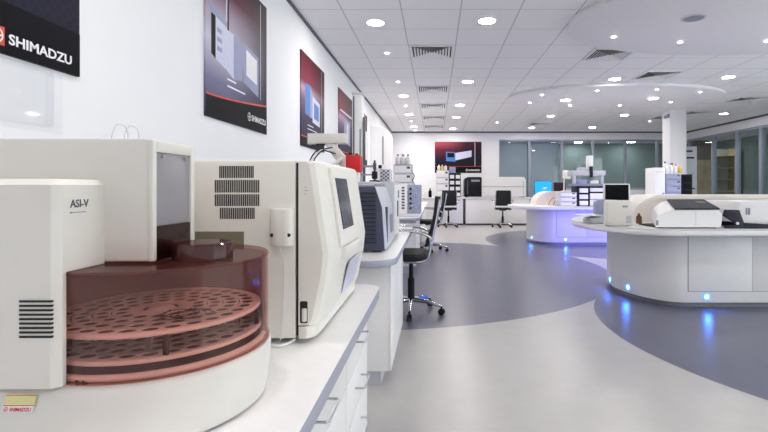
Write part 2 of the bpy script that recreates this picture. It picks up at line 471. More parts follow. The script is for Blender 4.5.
for k, (x, y) in enumerate(((.555, 5.14), (.548, 8.1), (.534, 10.4), (.533, 12.18), (.53, 14.58))):
    DL.append((x, y, CEIL, 'round white downlight just right of the row of air vents, %s from the camera' % ordn[k], 'downlights beside the air vents'))
for x, y, l in ((2.97, 7.91, 'round white downlight between the two ceiling rafts, the left one'),
                (4.77, 7.77, 'round white downlight between the two ceiling rafts, the right one'),
                (2.90, 12.0, 'round white downlight behind the far ceiling raft, midway to the back glass'),
                (4.69, 11.84, 'round white downlight behind the far ceiling raft, just left of the white pier'),
                (2.9, 14.36, 'round white downlight close to the back glass wall, left one of a pair'),
                (4.7, 14.29, 'round white downlight close to the back glass wall, right one of a pair'),
                (7.03, 11.63, 'round white downlight right of the white pier, near the right glass wall')):
    DL.append((x, y, CEIL, l, 'downlights over the islands'))
DL.append((2.60, 9.55, RAFTZ, 'round white downlight set in the far oval raft, left one of two', 'downlights in the far raft'))
DL.append((4.27, 9.35, RAFTZ, 'round white downlight set in the far oval raft, right one of two', 'downlights in the far raft'))
# the rows go on over and behind the camera
for x, y in ((-.65, 1.0), (.55, 2.2), (.55, -.6)):
    DL.append((x, y, CEIL, 'round white downlight in the ceiling row above the near floor', 'downlights above the near floor'))
for x, y in ((2.97, 1.9), (4.77, 1.9), (2.97, -.9)): DL.append((x, y, CEIL, 'round white downlight in the ceiling above the open floor', 'downlights above the open floor'))
p = downlight_proto()
for i, (x, y, z, l, g) in enumerate(DL):
    o = p if i == 0 else dup(p, (x, y, z))
    o.location = (x, y, z); o['label'] = l; o['group'] = g
SP = []
for k, (x, y) in enumerate(((-.648, 6.37), (-.64, 8.1), (-.65, 10.5), (-.65, 12.9))):
    SP.append((x, y, CEIL, 'tiny bright spotlight in the tiles along the left wall, %s from the camera' % ordn[k], 'spotlights along the left wall'))
SP.append((1.7, 13.2, CEIL, 'tiny spotlight alone in the tiles in front of the back glass', 'spotlights near the back'))
SP.append((5.8, 12.9, CEIL, 'tiny spotlight in the tiles right behind the white pier', 'spotlights near the back'))
SP.append((-.65, 15.0, CEIL, 'tiny spotlight washing the back wall left of the dark poster', 'spotlights near the back'))
names = ['near left', 'near middle', 'near right', 'right-hand end', 'left-hand end', 'far left', 'far middle', 'far right']
for (px, py), nm in zip(((542, 94.6), (597.3, 90.4), (657, 89.3), (700, 91.8), (530, 102.5), (570, 105.2), (619.7, 105.2), (670.6, 102)), names):
    z = RAFTZ-CAM_Z; y = F*z/(VPY-py); x = (px-VPX)*y/F
    SP.append((x, y, RAFTZ, 'tiny spotlight on the rim of the far oval raft, the %s one' % nm, 'spotlights on the far raft'))
for (px, py), nm in zip(((613.7, 36.5), (680, 42), (767, 41)), ('left', 'middle', 'right')):
    z = RAFTZ-CAM_Z; y = F*z/(VPY-py); x = (px-VPX)*y/F
    SP.append((x, y, RAFTZ, 'tiny spotlight on the rear rim of the near oval raft, the %s one' % nm, 'spotlights on the near raft'))
p = spot_proto()
for i, (x, y, z, l, g) in enumerate(SP):
    o = p if i == 0 else dup(p, (x, y, z))
    o.location = (x, y, z); o['label'] = l; o['group'] = g
# unlit recessed fitting in the near raft
t = thing('ceiling_speaker', 'round grey unlit fitting in the underside of the near oval raft', 'ceiling speaker', (2.66, 4.92, RAFTZ))
obj('rim', MB().lathe([(.12, 0), (.12, -.008), (.1, -.01), (.1, -.004), (0, -.004)], (2.66, 4.92, RAFTZ), 'ltgrey', 36), t)
obj('grille', MB().lathe([(.098, -.004), (.09, -.0075), (0, -.009)], (2.66, 4.92, RAFTZ), 'midgrey', 36), t)

# ------------------------------------------------------------------ square air vents
def vent_proto():
    t = thing('air_vent', '', 'air vent')
    fr = MB()
    for a, b in ((.285, .255),):
        for s in (-1, 1):
            fr.box(-a, a, min(s*a, s*b), max(s*a, s*b), -.012, 0, 'slat', .002); fr.box(min(s*a, s*b), max(s*a, s*b), -b, b, -.012, 0, 'slat', .002)
    obj('frame', fr, t)
    obj('duct_opening', MB().box(-.255, .255, -.255, .255, -.003, 0, 'slot'), t)
    sl = MB()
    # four triangular fields of parallel blades, one field per side
    for k in range(6):
        d = .235 - k*.038
        for a in range(4):
            R = Matrix.Rotation(a*PI/2, 3, 'Z')
            q = [R @ Vector((-d, -d, -.014)), R @ Vector((d, -d, -.014)), R @ Vector((d-.022, -d+.022, -.004)), R @ Vector((-d+.022, -d+.022, -.004))]
            sl.slab(q, .0015, 'slat')
    obj('blade', sl, t)
    return t
V = [(-.046, 6.32), (-.046, 8.72), (-.046, 10.52), (-.046, 12.32), (-.046, 14.12)]
VL = ['square white louvred air vent in the tiles left of centre, %s from the camera' % s for s in ordn]
V += [(2.354, 6.45), (3.554, 7.65), (6.35, 9.75), (6.3, 11.5), (2.954, 13.5), (5.9, 12.3)]
VL += ['square louvred air vent at the back edge of the near oval raft', 'square louvred air vent between the two oval rafts', 'square louvred air vent far right, right of the far raft',
       'square louvred air vent just right of the white pier', 'square louvred air vent close to the back glass wall', 'square louvred air vent behind the white pier']
p = vent_proto()
for i, ((x, y), l) in enumerate(zip(V, VL)):
    o = p if i == 0 else dup(p, (x, y, CEIL)); o.location = (x, y, CEIL); o['label'] = l
    o['group'] = 'ceiling vents in the left row' if i < 5 else 'ceiling vents over the islands'
# small camera on the pier
t = thing('security_camera', 'small grey camera fixed high on the white pier', 'camera', (5.38, 10.97, 2.72))
obj('mount', MB().box(5.37, 5.41, 11.02, 11.08, 2.72, 2.8, 'midgrey', .005), t)
obj('body', MB().box(5.31, 5.37, 10.98, 11.1, 2.7, 2.77, 'midgrey', .01), t)

# ------------------------------------------------------------------ posters
def poster(w, h, kind, band, label, group, loc, rz, bold_text=True, tsize=.06):
    t = thing('poster', label, 'poster', loc, group)
    L = Vector(loc)
    def W(mbx):
        mbx.v = [v+L for v in mbx.v]; return mbx
    obj('sheet', W(MB().box(0, w, -.012, 0, 0, h, 'poster_'+kind)), t)
    if band:
        b0, b1 = band
        n = 14; pts = [(0, 0), (w, 0)] + [(w*(1-i/n), b0+(b1-b0)*(1-i/n)**1.4) for i in range(n+1)]
        obj('band', W(MB().prism(pts, 'y', -.0135, -.0121, 'print_dk')), t, 0, 'near-black lower band')
        if kind != 'grid':
            line = [(w*i/n, b0+(b1-b0)*(i/n)**1.4) for i in range(n+1)]
            pts2 = line + [(x, z+.012) for x, z in line[::-1]]
            obj('red_line', W(MB().prism(pts2, 'y', -.0135, -.0121, 'redlabel')), t, 0)
    u, v, n_ = (1, 0, 0), (0, 0, 1), (0, -1, 0)
    return t, W
u, v, n_ = (1, 0, 0), (0, 0, 1), (0, -1, 0)
def flat(mbx, x0, x1, z0, z1, key, y=-.0124):
    return mbx.raw([(x0, y, z0), (x1, y, z0), (x1, y, z1), (x0, y, z1)], [(0, 1, 2, 3)], key)
def quad(mbx, pts, key, y=-.0124):
    return mbx.raw([(a, y, b) for a, b in pts], [tuple(range(len(pts)))], key)
HR = PI/2
# poster 1
t, W = poster(1.04, 1.046, 'grid', (.175, .165), 'black and slate poster with large white brand lettering, cut off at the left edge', 'posters on the left wall', (WX+.001, .832, 1.534), HR)
m = MB(); text_mesh('SHIMADZU', .047, m, 'printwhite', (.727, -.0137, .036), u, v, n_, 1.16, .0012)
obj('lettering', W(m), t, 0, 'bold white brand lettering')
m = MB(); m.box(.652, .712, -.0142, -.0136, .024, .084, 'redlabel'); logo(m, 'printwhite', (.682, -.0145, .054), .05, u, v, n_)
obj('badge', W(m), t, 0, 'white ring and cross on a red square')
# poster 2
t, W = poster(1.045, 1.046, 'cool', (.135, .225), 'poster picturing a pale lab instrument with monitor, above the white benchtop analyser', 'posters on the left wall', (WX+.001, 2.90, 1.538), HR)
m = MB()
quad(m, [(.07, .4), (.13, .38), (.13, .66), (.07, .68)], 'print_dk', -.0123); quad(m, [(.13, .38), (.27, .35), (.27, .64), (.13, .66)], 'print_lt')
quad(m, [(.05, .66), (.30, .63), (.30, .67), (.05, .72)], 'print_grey', -.0125)
quad(m, [(.28, .6), (.325, .6), (.325, .86), (.28, .86)], 'print_lt'); quad(m, [(.30, .6), (.325, .6), (.325, .86), (.30, .86)], 'print_dk', -.0125)
quad(m, [(.25, .36), (.40, .31), (.40, .62), (.25, .62)], 'print_lt', -.0126); quad(m, [(.40, .31), (.55, .33), (.55, .60), (.40, .62)], 'print_grey', -.0126)
quad(m, [(.57, .33), (.86, .27), (.86, .58), (.57, .62)], 'print_grey', -.0125); quad(m, [(.62, .39), (.83, .36), (.83, .55), (.62, .58)], 'printwhite', -.0128)
for k in range(3): flat(m, .15, .22, .44+k*.06, .47+k*.06, 'print_grey', -.0129)
flat(m, .905, .912, .26, 1.02, 'printwhite')
obj('picture', W(m), t, 0)
m = MB()
for k, (a, b) in enumerate(((.30, .44), (.30, .60))): flat(m, a, b, .285-.045*k, .297-.045*k, 'printwhite', -.0128)
text_mesh('SHIMADZU', .06, m, 'printwhite', (.72, -.0137, .07), u, v, n_, 1.0, .0015); logo(m, 'printwhite', (.675, -.0138, .092), .065, u, v, n_)
obj('lettering', W(m), t, 0)
# poster 3
t, W = poster(1.03, 1.0, 'warm', (.10, .12), 'red topped poster with blue instrument picture, next along the wall behind the analyser', 'posters on the left wall', (WX+.001, 4.96, 1.54), HR)
m = MB()
quad(m, [(.15, .36), (.36, .34), (.36, .70), (.15, .68)], 'print_blue'); quad(m, [(.36, .34), (.46, .34), (.46, .62), (.36, .70)], 'print_grey')
quad(m, [(.46, .30), (.80, .28), (.80, .56), (.46, .60)], 'print_lt', -.0125); quad(m, [(.52, .35), (.75, .34), (.75, .51), (.52, .54)], 'print_blue', -.0127)
flat(m, .88, .886, .2, .98, 'printwhite')
for k, b in enumerate((.5, .66)): flat(m, .25, b, .24-.04*k, .25-.04*k, 'printwhite')
obj('picture', W(m), t, 0)
# posters 4 and 5
t, W = poster(1.1, 1.02, 'warm', (.10, .12), 'plum poster with a pale band, just left of the tall white sampler post', 'posters on the left wall', (WX+.001, 6.9, 1.53), HR)
m = MB(); quad(m, [(.4, .26), (.9, .24), (.9, .62), (.4, .62)], 'print_grey'); quad(m, [(.6, .3), (.75, .3), (.75, .56), (.6, .58)], 'print_lt', -.0127)
flat(m, .1, 1.05, .70, .73, 'print_lt'); obj('picture', W(m), t, 0)
t, W = poster(1.0, 1.02, 'warm', (.10, .12), 'red and white poster with dark lettering, right of the tall white sampler post', 'posters on the left wall', (WX+.001, 8.75, 1.53), HR)
m = MB(); flat(m, .05, .95, .12, .70, 'printwhite'); quad(m, [(.2, .3), (.7, .28), (.7, .55), (.2, .6)], 'print_grey', -.0127); obj('picture', W(m), t, 0)
# poster on the back wall
t, W = poster(1.5, 1.0, 'wide', (.2, .2), 'wide dark poster glowing red at upper left, on the back wall', 'posters on the back wall', (-.02, BY-.001, 1.57), 0)
m = MB()
quad(m, [(.36, .38), (.66, .36), (.66, .66), (.36, .68)], 'print_blue'); quad(m, [(.66, .40), (1.18, .52), (1.18, .72), (.66, .64)], 'print_lt'); flat(m, 1.28, 1.295, .22, .98, 'printwhite')
flat(m, .4, .62, .5, .64, 'print_dk', -.0127); obj('picture', W(m), t, 0)
m = MB(); text_mesh('SHIMADZU', .075, m, 'printwhite', (1.08, -.0137, .06), u, v, n_, 1.0, .002); logo(m, 'printwhite', (1.03, -.0138, .087), .08, u, v, n_)
obj('lettering', W(m), t, 0)
# rotate the left-wall posters: they were laid out facing -y
for o in bpy.data.objects:
    if o.name.startswith('poster') and o.get('group') == 'posters on the left wall': o.rotation_euler = (0, 0, HR)
    if o.name.startswith('poster') and o.get('group') == 'posters on the back wall': o.pop('group', None) if hasattr(o, 'pop') else None

# clear leaflet holder on the left wall below the first poster
hx = WX+.0006
t = thing('wall_leaflet_holder', 'clear acrylic leaflet holder on the wall below the large lettered poster', 'leaflet holder', (hx, 1.5, 1.34))
m = MB(); m.box(hx, hx+.003, 1.25, 1.80, 1.30, 1.528, 'acrylic'); obj('back_plate', m, t, 0)
m = MB(); m.box(hx+.03, hx+.033, 1.25, 1.72, 1.32, 1.515, 'acrylic', .001); m.box(hx+.003, hx+.03, 1.25, 1.72, 1.316, 1.32, 'acrylic'); m.box(hx+.003, hx+.03, 1.717, 1.72, 1.32, 1.515, 'acrylic')
obj('pocket', m, t, 0)
m = MB(); m.tube([(hx+.032, 1.25, 1.516), (hx+.032, 1.71, 1.516), (hx+.032, 1.72, 1.506), (hx+.032, 1.72, 1.325)], .003, 'acrylic', 6); obj('rim', m, t)
# ================================================================== benches along the left wall
def worktop(name, label, y0, y1, x0, x1, zt, th=.04, r_near=.12, r_far=.12):
    pts = rrect(x0, x1, y0, y1, [0, (r_near, r_near), (r_far, r_far), 0], 8)
    m = MB(); m.prism(pts, 'z', zt-.003, zt, 'worktop')
    m.prism(pts, 'z', zt-th, zt-.003, 'edge', .003)
    o = obj(name, m); tag(o, label, 'worktop'); return recentre(o)
def drawer_unit(label, x0, x1, y0, y1, zt, group=None, drawers=4, kick=.1, handle=True):
    """pedestal facing +x"""
    t = thing('drawer_cabinet', label, 'cabinet', ((x0+x1)/2, (y0+y1)/2, 0), group)
    obj('carcass', MB().box(x0, x1-.02, y0, y1, kick, zt, 'white'), t)
    obj('plinth', MB().box(x0, x1-.08, y0+.02, y1-.02, 0, kick, 'ltgrey'), t)
    h = (zt-kick)/drawers
    for k in range(drawers):
        z0 = kick+h*k
        d = obj('drawer', MB().box(x1-.02, x1, y0+.002, y1-.002, z0+.002, z0+h-.002, 'white', .0015), t)
        if handle:
            zc = z0+h*.55; L = .055; yc = (y0+y1)/2
            obj('handle', MB().tube([(x1-.002, yc-L, zc), (x1+.026, yc-L, zc), (x1+.03, yc-L+.006, zc), (x1+.03, yc+L-.006, zc), (x1+.026, yc+L, zc), (x1-.002, yc+L, zc)], .0032, 'steel', 8), d)
    return t
BT = .72
worktop('worktop', 'white benchtop with grey rounded edge under the two cream analysers', -.6, 1.87, WX+.005, -.213, BT, .04, .02, .07)
drawer_unit('white drawer cabinet with steel handles at the far end of the near bench', WX+.02, -.252, 1.35, 1.76, BT-.041, 'drawer cabinets under the near bench', 4)
drawer_unit('white drawer cabinet under the near bench, closest to the camera', WX+.02, -.252, .74, 1.345, BT-.041, 'drawer cabinets under the near bench', 4)
drawer_unit('white drawer cabinet under the near bench, behind the camera', WX+.02, -.252, -.5, .735, BT-.041, 'drawer cabinets under the near bench', 4)
worktop('worktop', 'white benchtop with rounded grey corner under the navy sided instrument', 2.48, 5.0, WX+.005, -.213, BT, .04, .16, .1)
def plain_cabinet(name, label, x0, x1, y0, y1, zt, kick=.1, facing='x', doors=1, group=None):
    t = thing(name, label, 'cabinet', ((x0+x1)/2, (y0+y1)/2, 0), group)
    if facing == 'x':
        obj('carcass', MB().box(x0, x1-.02, y0, y1, kick, zt, 'white', .002), t)
        obj('plinth', MB().box(x0, x1-.06, y0+.03, y1, 0, kick, 'ltgrey'), t)
        w = (y1-y0)/doors
        for k in range(doors): obj('door', MB().box(x1-.02, x1, y0+k*w+.002, y0+(k+1)*w-.002, kick+.002, zt-.002, 'white', .002), t)
    else:
        obj('carcass', MB().box(x0, x1, y0+.02, y1, kick, zt, 'white', .002), t)
        obj('plinth', MB().box(x0, x1, y0+.08, y1, 0, kick, 'dkgrey'), t)
        w = (x1-x0)/doors
        for k in range(doors): obj('door', MB().box(x0+k*w+.002, x0+(k+1)*w-.002, y0, y0+.02, kick+.002, zt-.002, 'white', .002), t)
    return t
plain_cabinet('base_cabinet', 'tall white end panel cabinet under the second bench, beside the chair', WX+.02, -.243, 2.62, 3.55, BT-.041, .09, 'x', 2)
plain_cabinet('base_cabinet', 'narrow white cabinet at the back of the second bench knee space', WX+.02, -.75, 3.56, 4.95, BT-.041, .09, 'x', 2)
worktop('worktop', 'white benchtop with rounded grey end, third along the left wall', 5.9, 12.6, WX+.005, -.2, BT, .04, .2, .1)
plain_cabinet('base_cabinet', 'white base cabinet under the third bench along the left wall', WX+.02, -.25, 6.1, 7.6, BT-.041, .09, 'x', 2)
plain_cabinet('base_cabinet', 'long white base cabinet under the third bench, towards the back wall', WX+.02, -.25, 8.9, 12.5, BT-.041, .09, 'x', 3)

# ================================================================== autosampler with the smoked carousel cover
cx, cy = -.52, .905
ZB = BT; ZS_ = .802; ZC = .972
asi = thing('autosampler', 'cream autosampler with smoked red carousel cover on the near bench', 'laboratory instrument', (-.75, .9, BT))
def arc(r, a0, a1, n, z=None):
    return [(cx+r*math.cos(math.radians(a0+(a1-a0)*i/n)), cy+r*math.sin(math.radians(a0+(a1-a0)*i/n))) + (() if z is None else (z,)) for i in range(n+1)]
def base_ring(r, z, yf, sx=0, sy=0): return [(-1.06, yf, z), (-.75, yf, z)] + [(a+sx, b+sy, c) for a, b, c in arc(r, -100, 95, 40, z)] + [(-.75, 1.10, z), (-1.06, 1.10, z)]
m = MB()
m.loft([base_ring(.196, ZB+.004, .655, .008, -.05), base_ring(.198, ZB+.010, .655, .008, -.05), base_ring(.198, ZS_-.03, .695, .002, -.014), base_ring(.198, ZS_-.005, .704, 0, -.002), base_ring(.194, ZS_, .71)], 'cream')
obj('base', m, asi, 50)
m = MB()
m.prism([(-1.06, .70), (-.565, .70), (-.555, .71), (-.555, .80), (-1.06, .80)], 'z', ZC+.001, 1.104, 'cream')
m.prism([(-1.06, .70), (-.565, .70), (-.555, .71), (-.555, .717), (-.72, .717), (-.72, .80), (-1.06, .80)], 'z', ZS_+.002, ZC+.001, 'cream')
m.loft([[(-1.06, .70, 1.104), (-.565, .70, 1.104), (-.555, .71, 1.104), (-.555, .80, 1.104), (-1.06, .80, 1.104)],
        [(-1.06, .712, 1.113), (-.572, .712, 1.113), (-.565, .72, 1.113), (-.565, .80, 1.113), (-1.06, .80, 1.113)]], 'cream_lt')
obj('front_housing', m, asi, 30)
# tower: upper part overhangs the carousel, lower part stands behind it
m = MB()
m.box(-1.06, -.482, .80, .94, ZC+.003, 1.183, 'cream', .006)
m.box(-.484, -.474, .80, .813, ZC+.003, 1.18, 'cream', .003); m.box(-.484, -.474, .926, .94, ZC+.003, 1.18, 'cream', .003)
m.box(-.484, -.474, .812, .927, 1.160, 1.18, 'cream', .003)
m.box(-1.06, -.72, .80, 1.09, ZS_, ZC+.003, 'cream'); m.box(-1.06, -.56, .935, 1.09, ZC, 1.17, 'cream', .006)
obj('tower_housing', m, asi)
obj('sliding_panel', MB().box(-.4815, -.478, .815, .924, 1.034, 1.158, 'greywin', .001), asi, 40, 'smooth grey panel')
m = MB(); m.box(-.4815, -.478, .815, .924, ZC+.003, 1.033, 'slot'); m.box(-.4775, -.4755, .815, .924, ZC+.003, 1.033, 'smoke_dk')
obj('arm_window', m, asi, 0, 'dark smoked lower window')
for yy in (.83, .905): obj('panel_clip', MB().box(-.478, -.474, yy, yy+.006, 1.151, 1.158, 'midgrey', .001), asi)
m = MB()
for k in range(9): m.box(-.610, -.562, .6985, .702, .8795+k*.0065, .8825+k*.0065, 'slot')
obj('vent_slots', m, asi, 0, 'black horizontal vent slots')
m = MB()
text_mesh('ASI-V', .0172, m, 'dkgrey', (-.5548, .7245, 1.0695), (0, 1, 0), (0, 0, 1), (1, 0, 0), .95, .0002)
m.box(-.5553, -.5545, .7245, .727, 1.0605, 1.063, 'redlabel'); m.box(-.5553, -.5545, .7280, .757, 1.061, 1.0625, 'midgrey')
obj('lettering', m, asi, 0)
# stickers on the base front
def on_base(zq):   # y of the leaning base front at height z
    return .655+.04*(zq-ZB-.010)/(ZS_-.03-ZB-.010) if zq < ZS_-.03 else .695+.009*(zq-ZS_+.03)/.025
def sticker(mbx, x0, x1, z0, z1, key, lift=.0004):
    ya, yb = on_base(z0)-lift, on_base(z1)-lift
    mbx.slab([(x0, ya, z0), (x1, ya, z0), (x1, yb, z1), (x0, yb, z1)], .0002, key)
m = MB()
sticker(m, -.632, -.587, .7725, .7955, 'yellow'); sticker(m, -.632, -.587, .7725, .7805, 'printwhite', .0006)
sticker(m, -.632, -.587, .7935, .7945, 'redlabel', .0007); sticker(m, -.632, -.587, .7805, .7815, 'redlabel', .0007)
text_mesh('SHIMADZU', .0068, m, 'redlabel', (-.621, on_base(.774)-.0009, .774), (1, 0, 0), (0, .34, .94), (0, -1, 0), .92, .0001)
logo(m, 'redlabel', (-.6265, on_base(.7765)-.0009, .7765), .0065, (1, 0, 0), (0, .34, .94), (0, -1, 0))
obj('sticker', m, asi, 0, 'pale yellow sticker with red print')
m = MB(); sticker(m, -.65, -.606, .725, .7525, 'printwhite')
for k in range(3): sticker(m, -.642+k*.011, -.634+k*.011, .735, .748, 'blueprint', .0008)
sticker(m, -.648, -.606, .7502, .7518, 'blueprint', .0008)
obj('sticker', m, asi, 0, 'sticker with blue print')
# carousel cover
def shell_outline(r): return arc(r, -101.5, 92, 56)
m = MB()
o_, i_ = shell_outline(.191), shell_outline(.188)
m.prism(o_ + i_[::-1], 'z', ZS_+.001, ZC-.006, 'smoke')
top0 = [(-.60, .718)] + shell_outline(.191) + [(-.60, 1.09)]
top1 = [(-.60, .724)] + shell_outline(.185) + [(-.60, 1.085)]
m.prism([(-.545, cy-.19), (-.553, .724), (-.553, 1.085)][:0] + shell_outline(.1895) + [(-.555, 1.07), (-.555, .735)], 'z', ZC-.004, ZC, 'smoke_top')
cover = obj('carousel_cover', m, asi, 30, 'smoked red see-through cover')
m = MB(); m.tube([(a, b, ZC-.003) for a, b in shell_outline(.190)], .003, 'smoke', 8); obj('cover_rim', m, cover)
m = MB(); m.tube([(a, b, ZS_+.004) for a, b in shell_outline(.192)], .002, 'smoke', 8); obj('lower_rim', m, cover)
m = MB(); kx, ky = -.42, .862
m.lathe([(.050, ZC+.001), (.050, ZC+.027), (.047, ZC+.030), (.0, ZC+.030)], (kx, ky, 0), 'smoke_cap', 40); m.tube([(kx+.05*math.cos(a*PI/20), ky+.05*math.sin(a*PI/20), ZC+.028) for a in range(40)], .0015, 'smoke', 6, True)
obj('cover_cap', m, cover, 40, 'dark round cap')
# carousel: two perforated trays, spacers, ring
def tray_mesh(z, R, rows, th, key):
    mbx = MB(); K = 8
    def P(r, a, zz): return (cx+r*math.cos(a), cy+r*math.sin(a), zz)
    prev = .045
    for (r0, r1, n) in rows:
        for c in range(n):
            a0, a1 = 2*PI*c/n, 2*PI*(c+1)/n; am, rm = (a0+a1)/2, (r0+r1)/2
            border = [(r0, a0), (r0, am), (r0, a1), (rm, a1), (r1, a1), (r1, am), (r1, a0), (rm, a0)]
            hr = .40*(r1-r0); ha = min(.42*(a1-a0), hr*1.6/rm)
            angs = [-.75*PI, -.5*PI, -.25*PI, 0, .25*PI, .5*PI, .75*PI, PI]
            hole = [(rm+hr*math.sin(t), am+ha*math.cos(t)) for t in angs]
            hole = [(rm+hr*math.sin(t), am+ha*math.cos(t)) for t in (-.75*PI, -.5*PI, -.25*PI, 0, .25*PI, .5*PI, .75*PI, PI)]
            vs = [P(r, a, z) for r, a in border]+[P(r, a, z) for r, a in hole]+[P(r, a, z-th) for r, a in border]+[P(r, a, z-th) for r, a in hole]
            fs = []
            for i in range(K):
                j = (i+1) % K
                fs += [(i, j, 8+j, 8+i), (16+j, 16+i, 24+i, 24+j), (8+i, 8+j, 24+j, 24+i)]
            mbx.raw(vs, fs, key)
    n = 72
    for ra, rb in ((rows[-1][1], R), (.03, rows[0][0])):
        vs = []
        for r in (ra, rb): vs += [P(r, 2*PI*i/n, z) for i in range(n)] + [P(r, 2*PI*i/n, z-th) for i in range(n)]
        fs = []
        for i in range(n):
            j = (i+1) % n
            fs += [(i, j, 2*n+j, 2*n+i), (n+j, n+i, 3*n+i, 3*n+j), (2*n+i, 2*n+j, 3*n+j, 3*n+i)]
        mbx.raw(vs, fs, key)
    mbx.lathe([(.04, z-.0065), (R-.008, z-.0065), (R-.008, z-.0045), (.04, z-.0045)], (cx, cy, 0), 'tray_shade', 48)  # dark disc standing in for the shade seen through the holes
    # down-turned outer rim
    mbx.tube([P(R-.001, 2*PI*i/n, z-.003) for i in range(n)], .0042, key, 8, True)
    return mbx
rows = ((.05, .078, 14), (.080, .106, 20), (.108, .136, 26), (.138, .166, 30))
tr = obj('vial_tray', tray_mesh(.873, .174, rows, .0015, 'tray'), asi, 0, 'upper perforated tray')
obj('vial_tray', tray_mesh(.833, .176, rows, .0015, 'tray'), asi, 0, 'lower perforated tray')
for a in (-165, -110, -58, 10, 75, 130):
    r = .172; x_, y_ = cx+r*math.cos(math.radians(a)), cy+r*math.sin(math.radians(a))
    obj('tray_spacer', MB().box(x_-.0035, x_+.0035, y_-.0035, y_+.0035, .833, .868, 'slot', .001), asi)
obj('carousel_plate', MB().lathe([(.0, .804), (.179, .804), (.179, .809), (0, .809)], (cx, cy, 0), 'tray_shade', 72), asi)
obj('carousel_ring', MB().tube([(cx+.1815*math.cos(2*PI*i/72), cy+.1815*math.sin(2*PI*i/72), .810) for i in range(72)], .0055, 'tray', 8, True), asi)
co_, ci_ = arc(.186, 15, 250, 56), arc(.180, 15, 250, 56)
obj('chamber_wall', MB().prism(co_+ci_[::-1], 'z', ZS_+.001, ZC-.006, 'chamber'), asi, 30, 'dark inner back wall')
obj('spindle', MB().lathe([(.028, .81), (.028, .868), (.018, .876), (.0, .876)], (cx, cy, 0), 'tray', 24), asi)
m = MB()
for k, (xx, yy) in enumerate(((-.541, .722), (-.531, .722))): m.lathe([(.0035, 0), (.0035, .007), (0, .008)], (xx, yy, ZS_), 'slot', 12)
obj('screw', m, asi)
m = MB()
random.seed(3)
for k in range(5):
    a = random.uniform(0, PI); px_, py_ = -.45+random.uniform(-.03, .03), .84+random.uniform(-.02, .02)
    m.tube(spline([(px_+.03*math.cos(a+s*1.3), py_+.03*math.sin(a+s*1.3), .876+.005*abs(math.sin(s*2+k))) for s in range(5)], 5), .0007, 'print_dk', 5)
obj('sample_tubing', m, asi)
# clear tubing loop standing up behind the tower top
lp = thing('tubing_loop', 'tiny loop of clear tubing sticking up behind the autosampler tower', 'tubing', (-.69, 1.05, 1.17))
obj('loop', MB().tube(spline([(-.712, 1.05, 1.171), (-.713, 1.05, 1.21), (-.704, 1.05, 1.236), (-.690, 1.05, 1.238), (-.678, 1.05, 1.222), (-.676, 1.05, 1.171)], 6), .0011, 'tube', 8), lp)
obj('loop', MB().tube(spline([(-.692, 1.06, 1.171), (-.691, 1.06, 1.212), (-.684, 1.06, 1.232), (-.672, 1.06, 1.236), (-.660, 1.06, 1.222), (-.658, 1.06, 1.171)], 6), .0011, 'tube', 8), lp)

# ================================================================== benchtop analyser with the touch screen
an = thing('carbon_analyser', 'white benchtop analyser with small screen and grille, beside the carousel autosampler', 'laboratory instrument', (-.6, 1.45, BT))
Y0, Y1 = 1.155, 1.76
m = MB(); m.box(-.95, -.3385, Y0, Y1, BT+.013, 1.166, 'cream_lt', .006); obj('housing', m, an)
prof = [(-.332, BT+.046), (-.288, BT+.046), (-.280, BT+.06), (-.259, .88), (-.253, .94), (-.286, 1.160), (-.294, 1.1655), (-.332, 1.1655)]
# front door: the profile swept along y, pulled in at the near and far corners
def prof_at(y, inset, top): return [((x-inset*(1 if x > -.33 else 0)), y, z - (top if z > 1.1 else 0)) for x, z in prof]
m = MB(); m.loft([prof_at(Y0, .020, .003), prof_at(Y0+.008, .008, 0), prof_at(Y0+.022, .001, 0), prof_at(Y0+.045, 0, 0), prof_at(Y1-.045, 0, 0), prof_at(Y1-.012, .006, 0), prof_at(Y1, .02, .004)], 'cream_lt')
door = obj('front_door', m, an, 28)
m = MB(); m.prism([(-.332, Y0), (-.312, Y0), (-.296, Y0+.02), (-.292, Y0+.06), (-.292, Y1-.03), (-.305, Y1), (-.332, Y1)], 'z', BT+.013, BT+.0435, 'cream_lt', .002); obj('plinth', m, an, 30)
obj('door_seam', MB().box(-.3385, -.332, Y0+.004, Y1-.004, BT+.02, 1.16, 'slot'), an, 0)
m = MB()
def px(a): return (a-VPX)*Y0/F
def pz(b): return CAM_Z+(VPY-b)*Y0/F
for (a0, a1, b0, b1, n) in ((219, 254, 166, 178, 19), (214.5, 259.6, 180, 192.5, 24), (214.5, 259.6, 194.3, 206, 24), (219.6, 255, 207.8, 219, 19)):
    for k in range(n):
        xx = px(a0+(a1-a0)*(k+.5)/n); m.box(xx-.0015, xx+.0015, Y0-.0006, Y0+.003, pz(b1), pz(b0), 'slot')
obj('vent_grille', m, an, 0, 'rows of black vertical slots')
m = MB(); m.box(px(195), px(244), Y0-.0008, Y0+.003, pz(248), pz(231.5), 'olive', .0005); obj('connector_plate', m, an, 0, 'olive brown plate')
m = MB(); m.prism(rrect(px(272.5), px(294.5), Y0-.026, Y0, [(.02, .016), (.02, .016), 0, 0], 8), 'z', pz(245), pz(208.5), 'cream_lt', .002)
for a in (275, 291.3): m.lathe([(.0, -.0008), (.0045, -.0008), (.0045, .012), (0, .012)], (px(a), Y0-.0228, pz(234.3)), 'slot', 14, 'y')
sh = obj('sensor_box', m, an)
obj('cord', MB().tube(spline([(px(284), Y0-.0245, pz(234)), (px(282.5), Y0-.024, pz(243)), (px(283.5), Y0-.012, pz(256)), (px(285), Y0-.006, pz(266)), (px(284.5), Y0-.004, pz(300)), (px(281), Y0-.004, pz(340))], 6), .0011, 'printwhite', 6), sh)
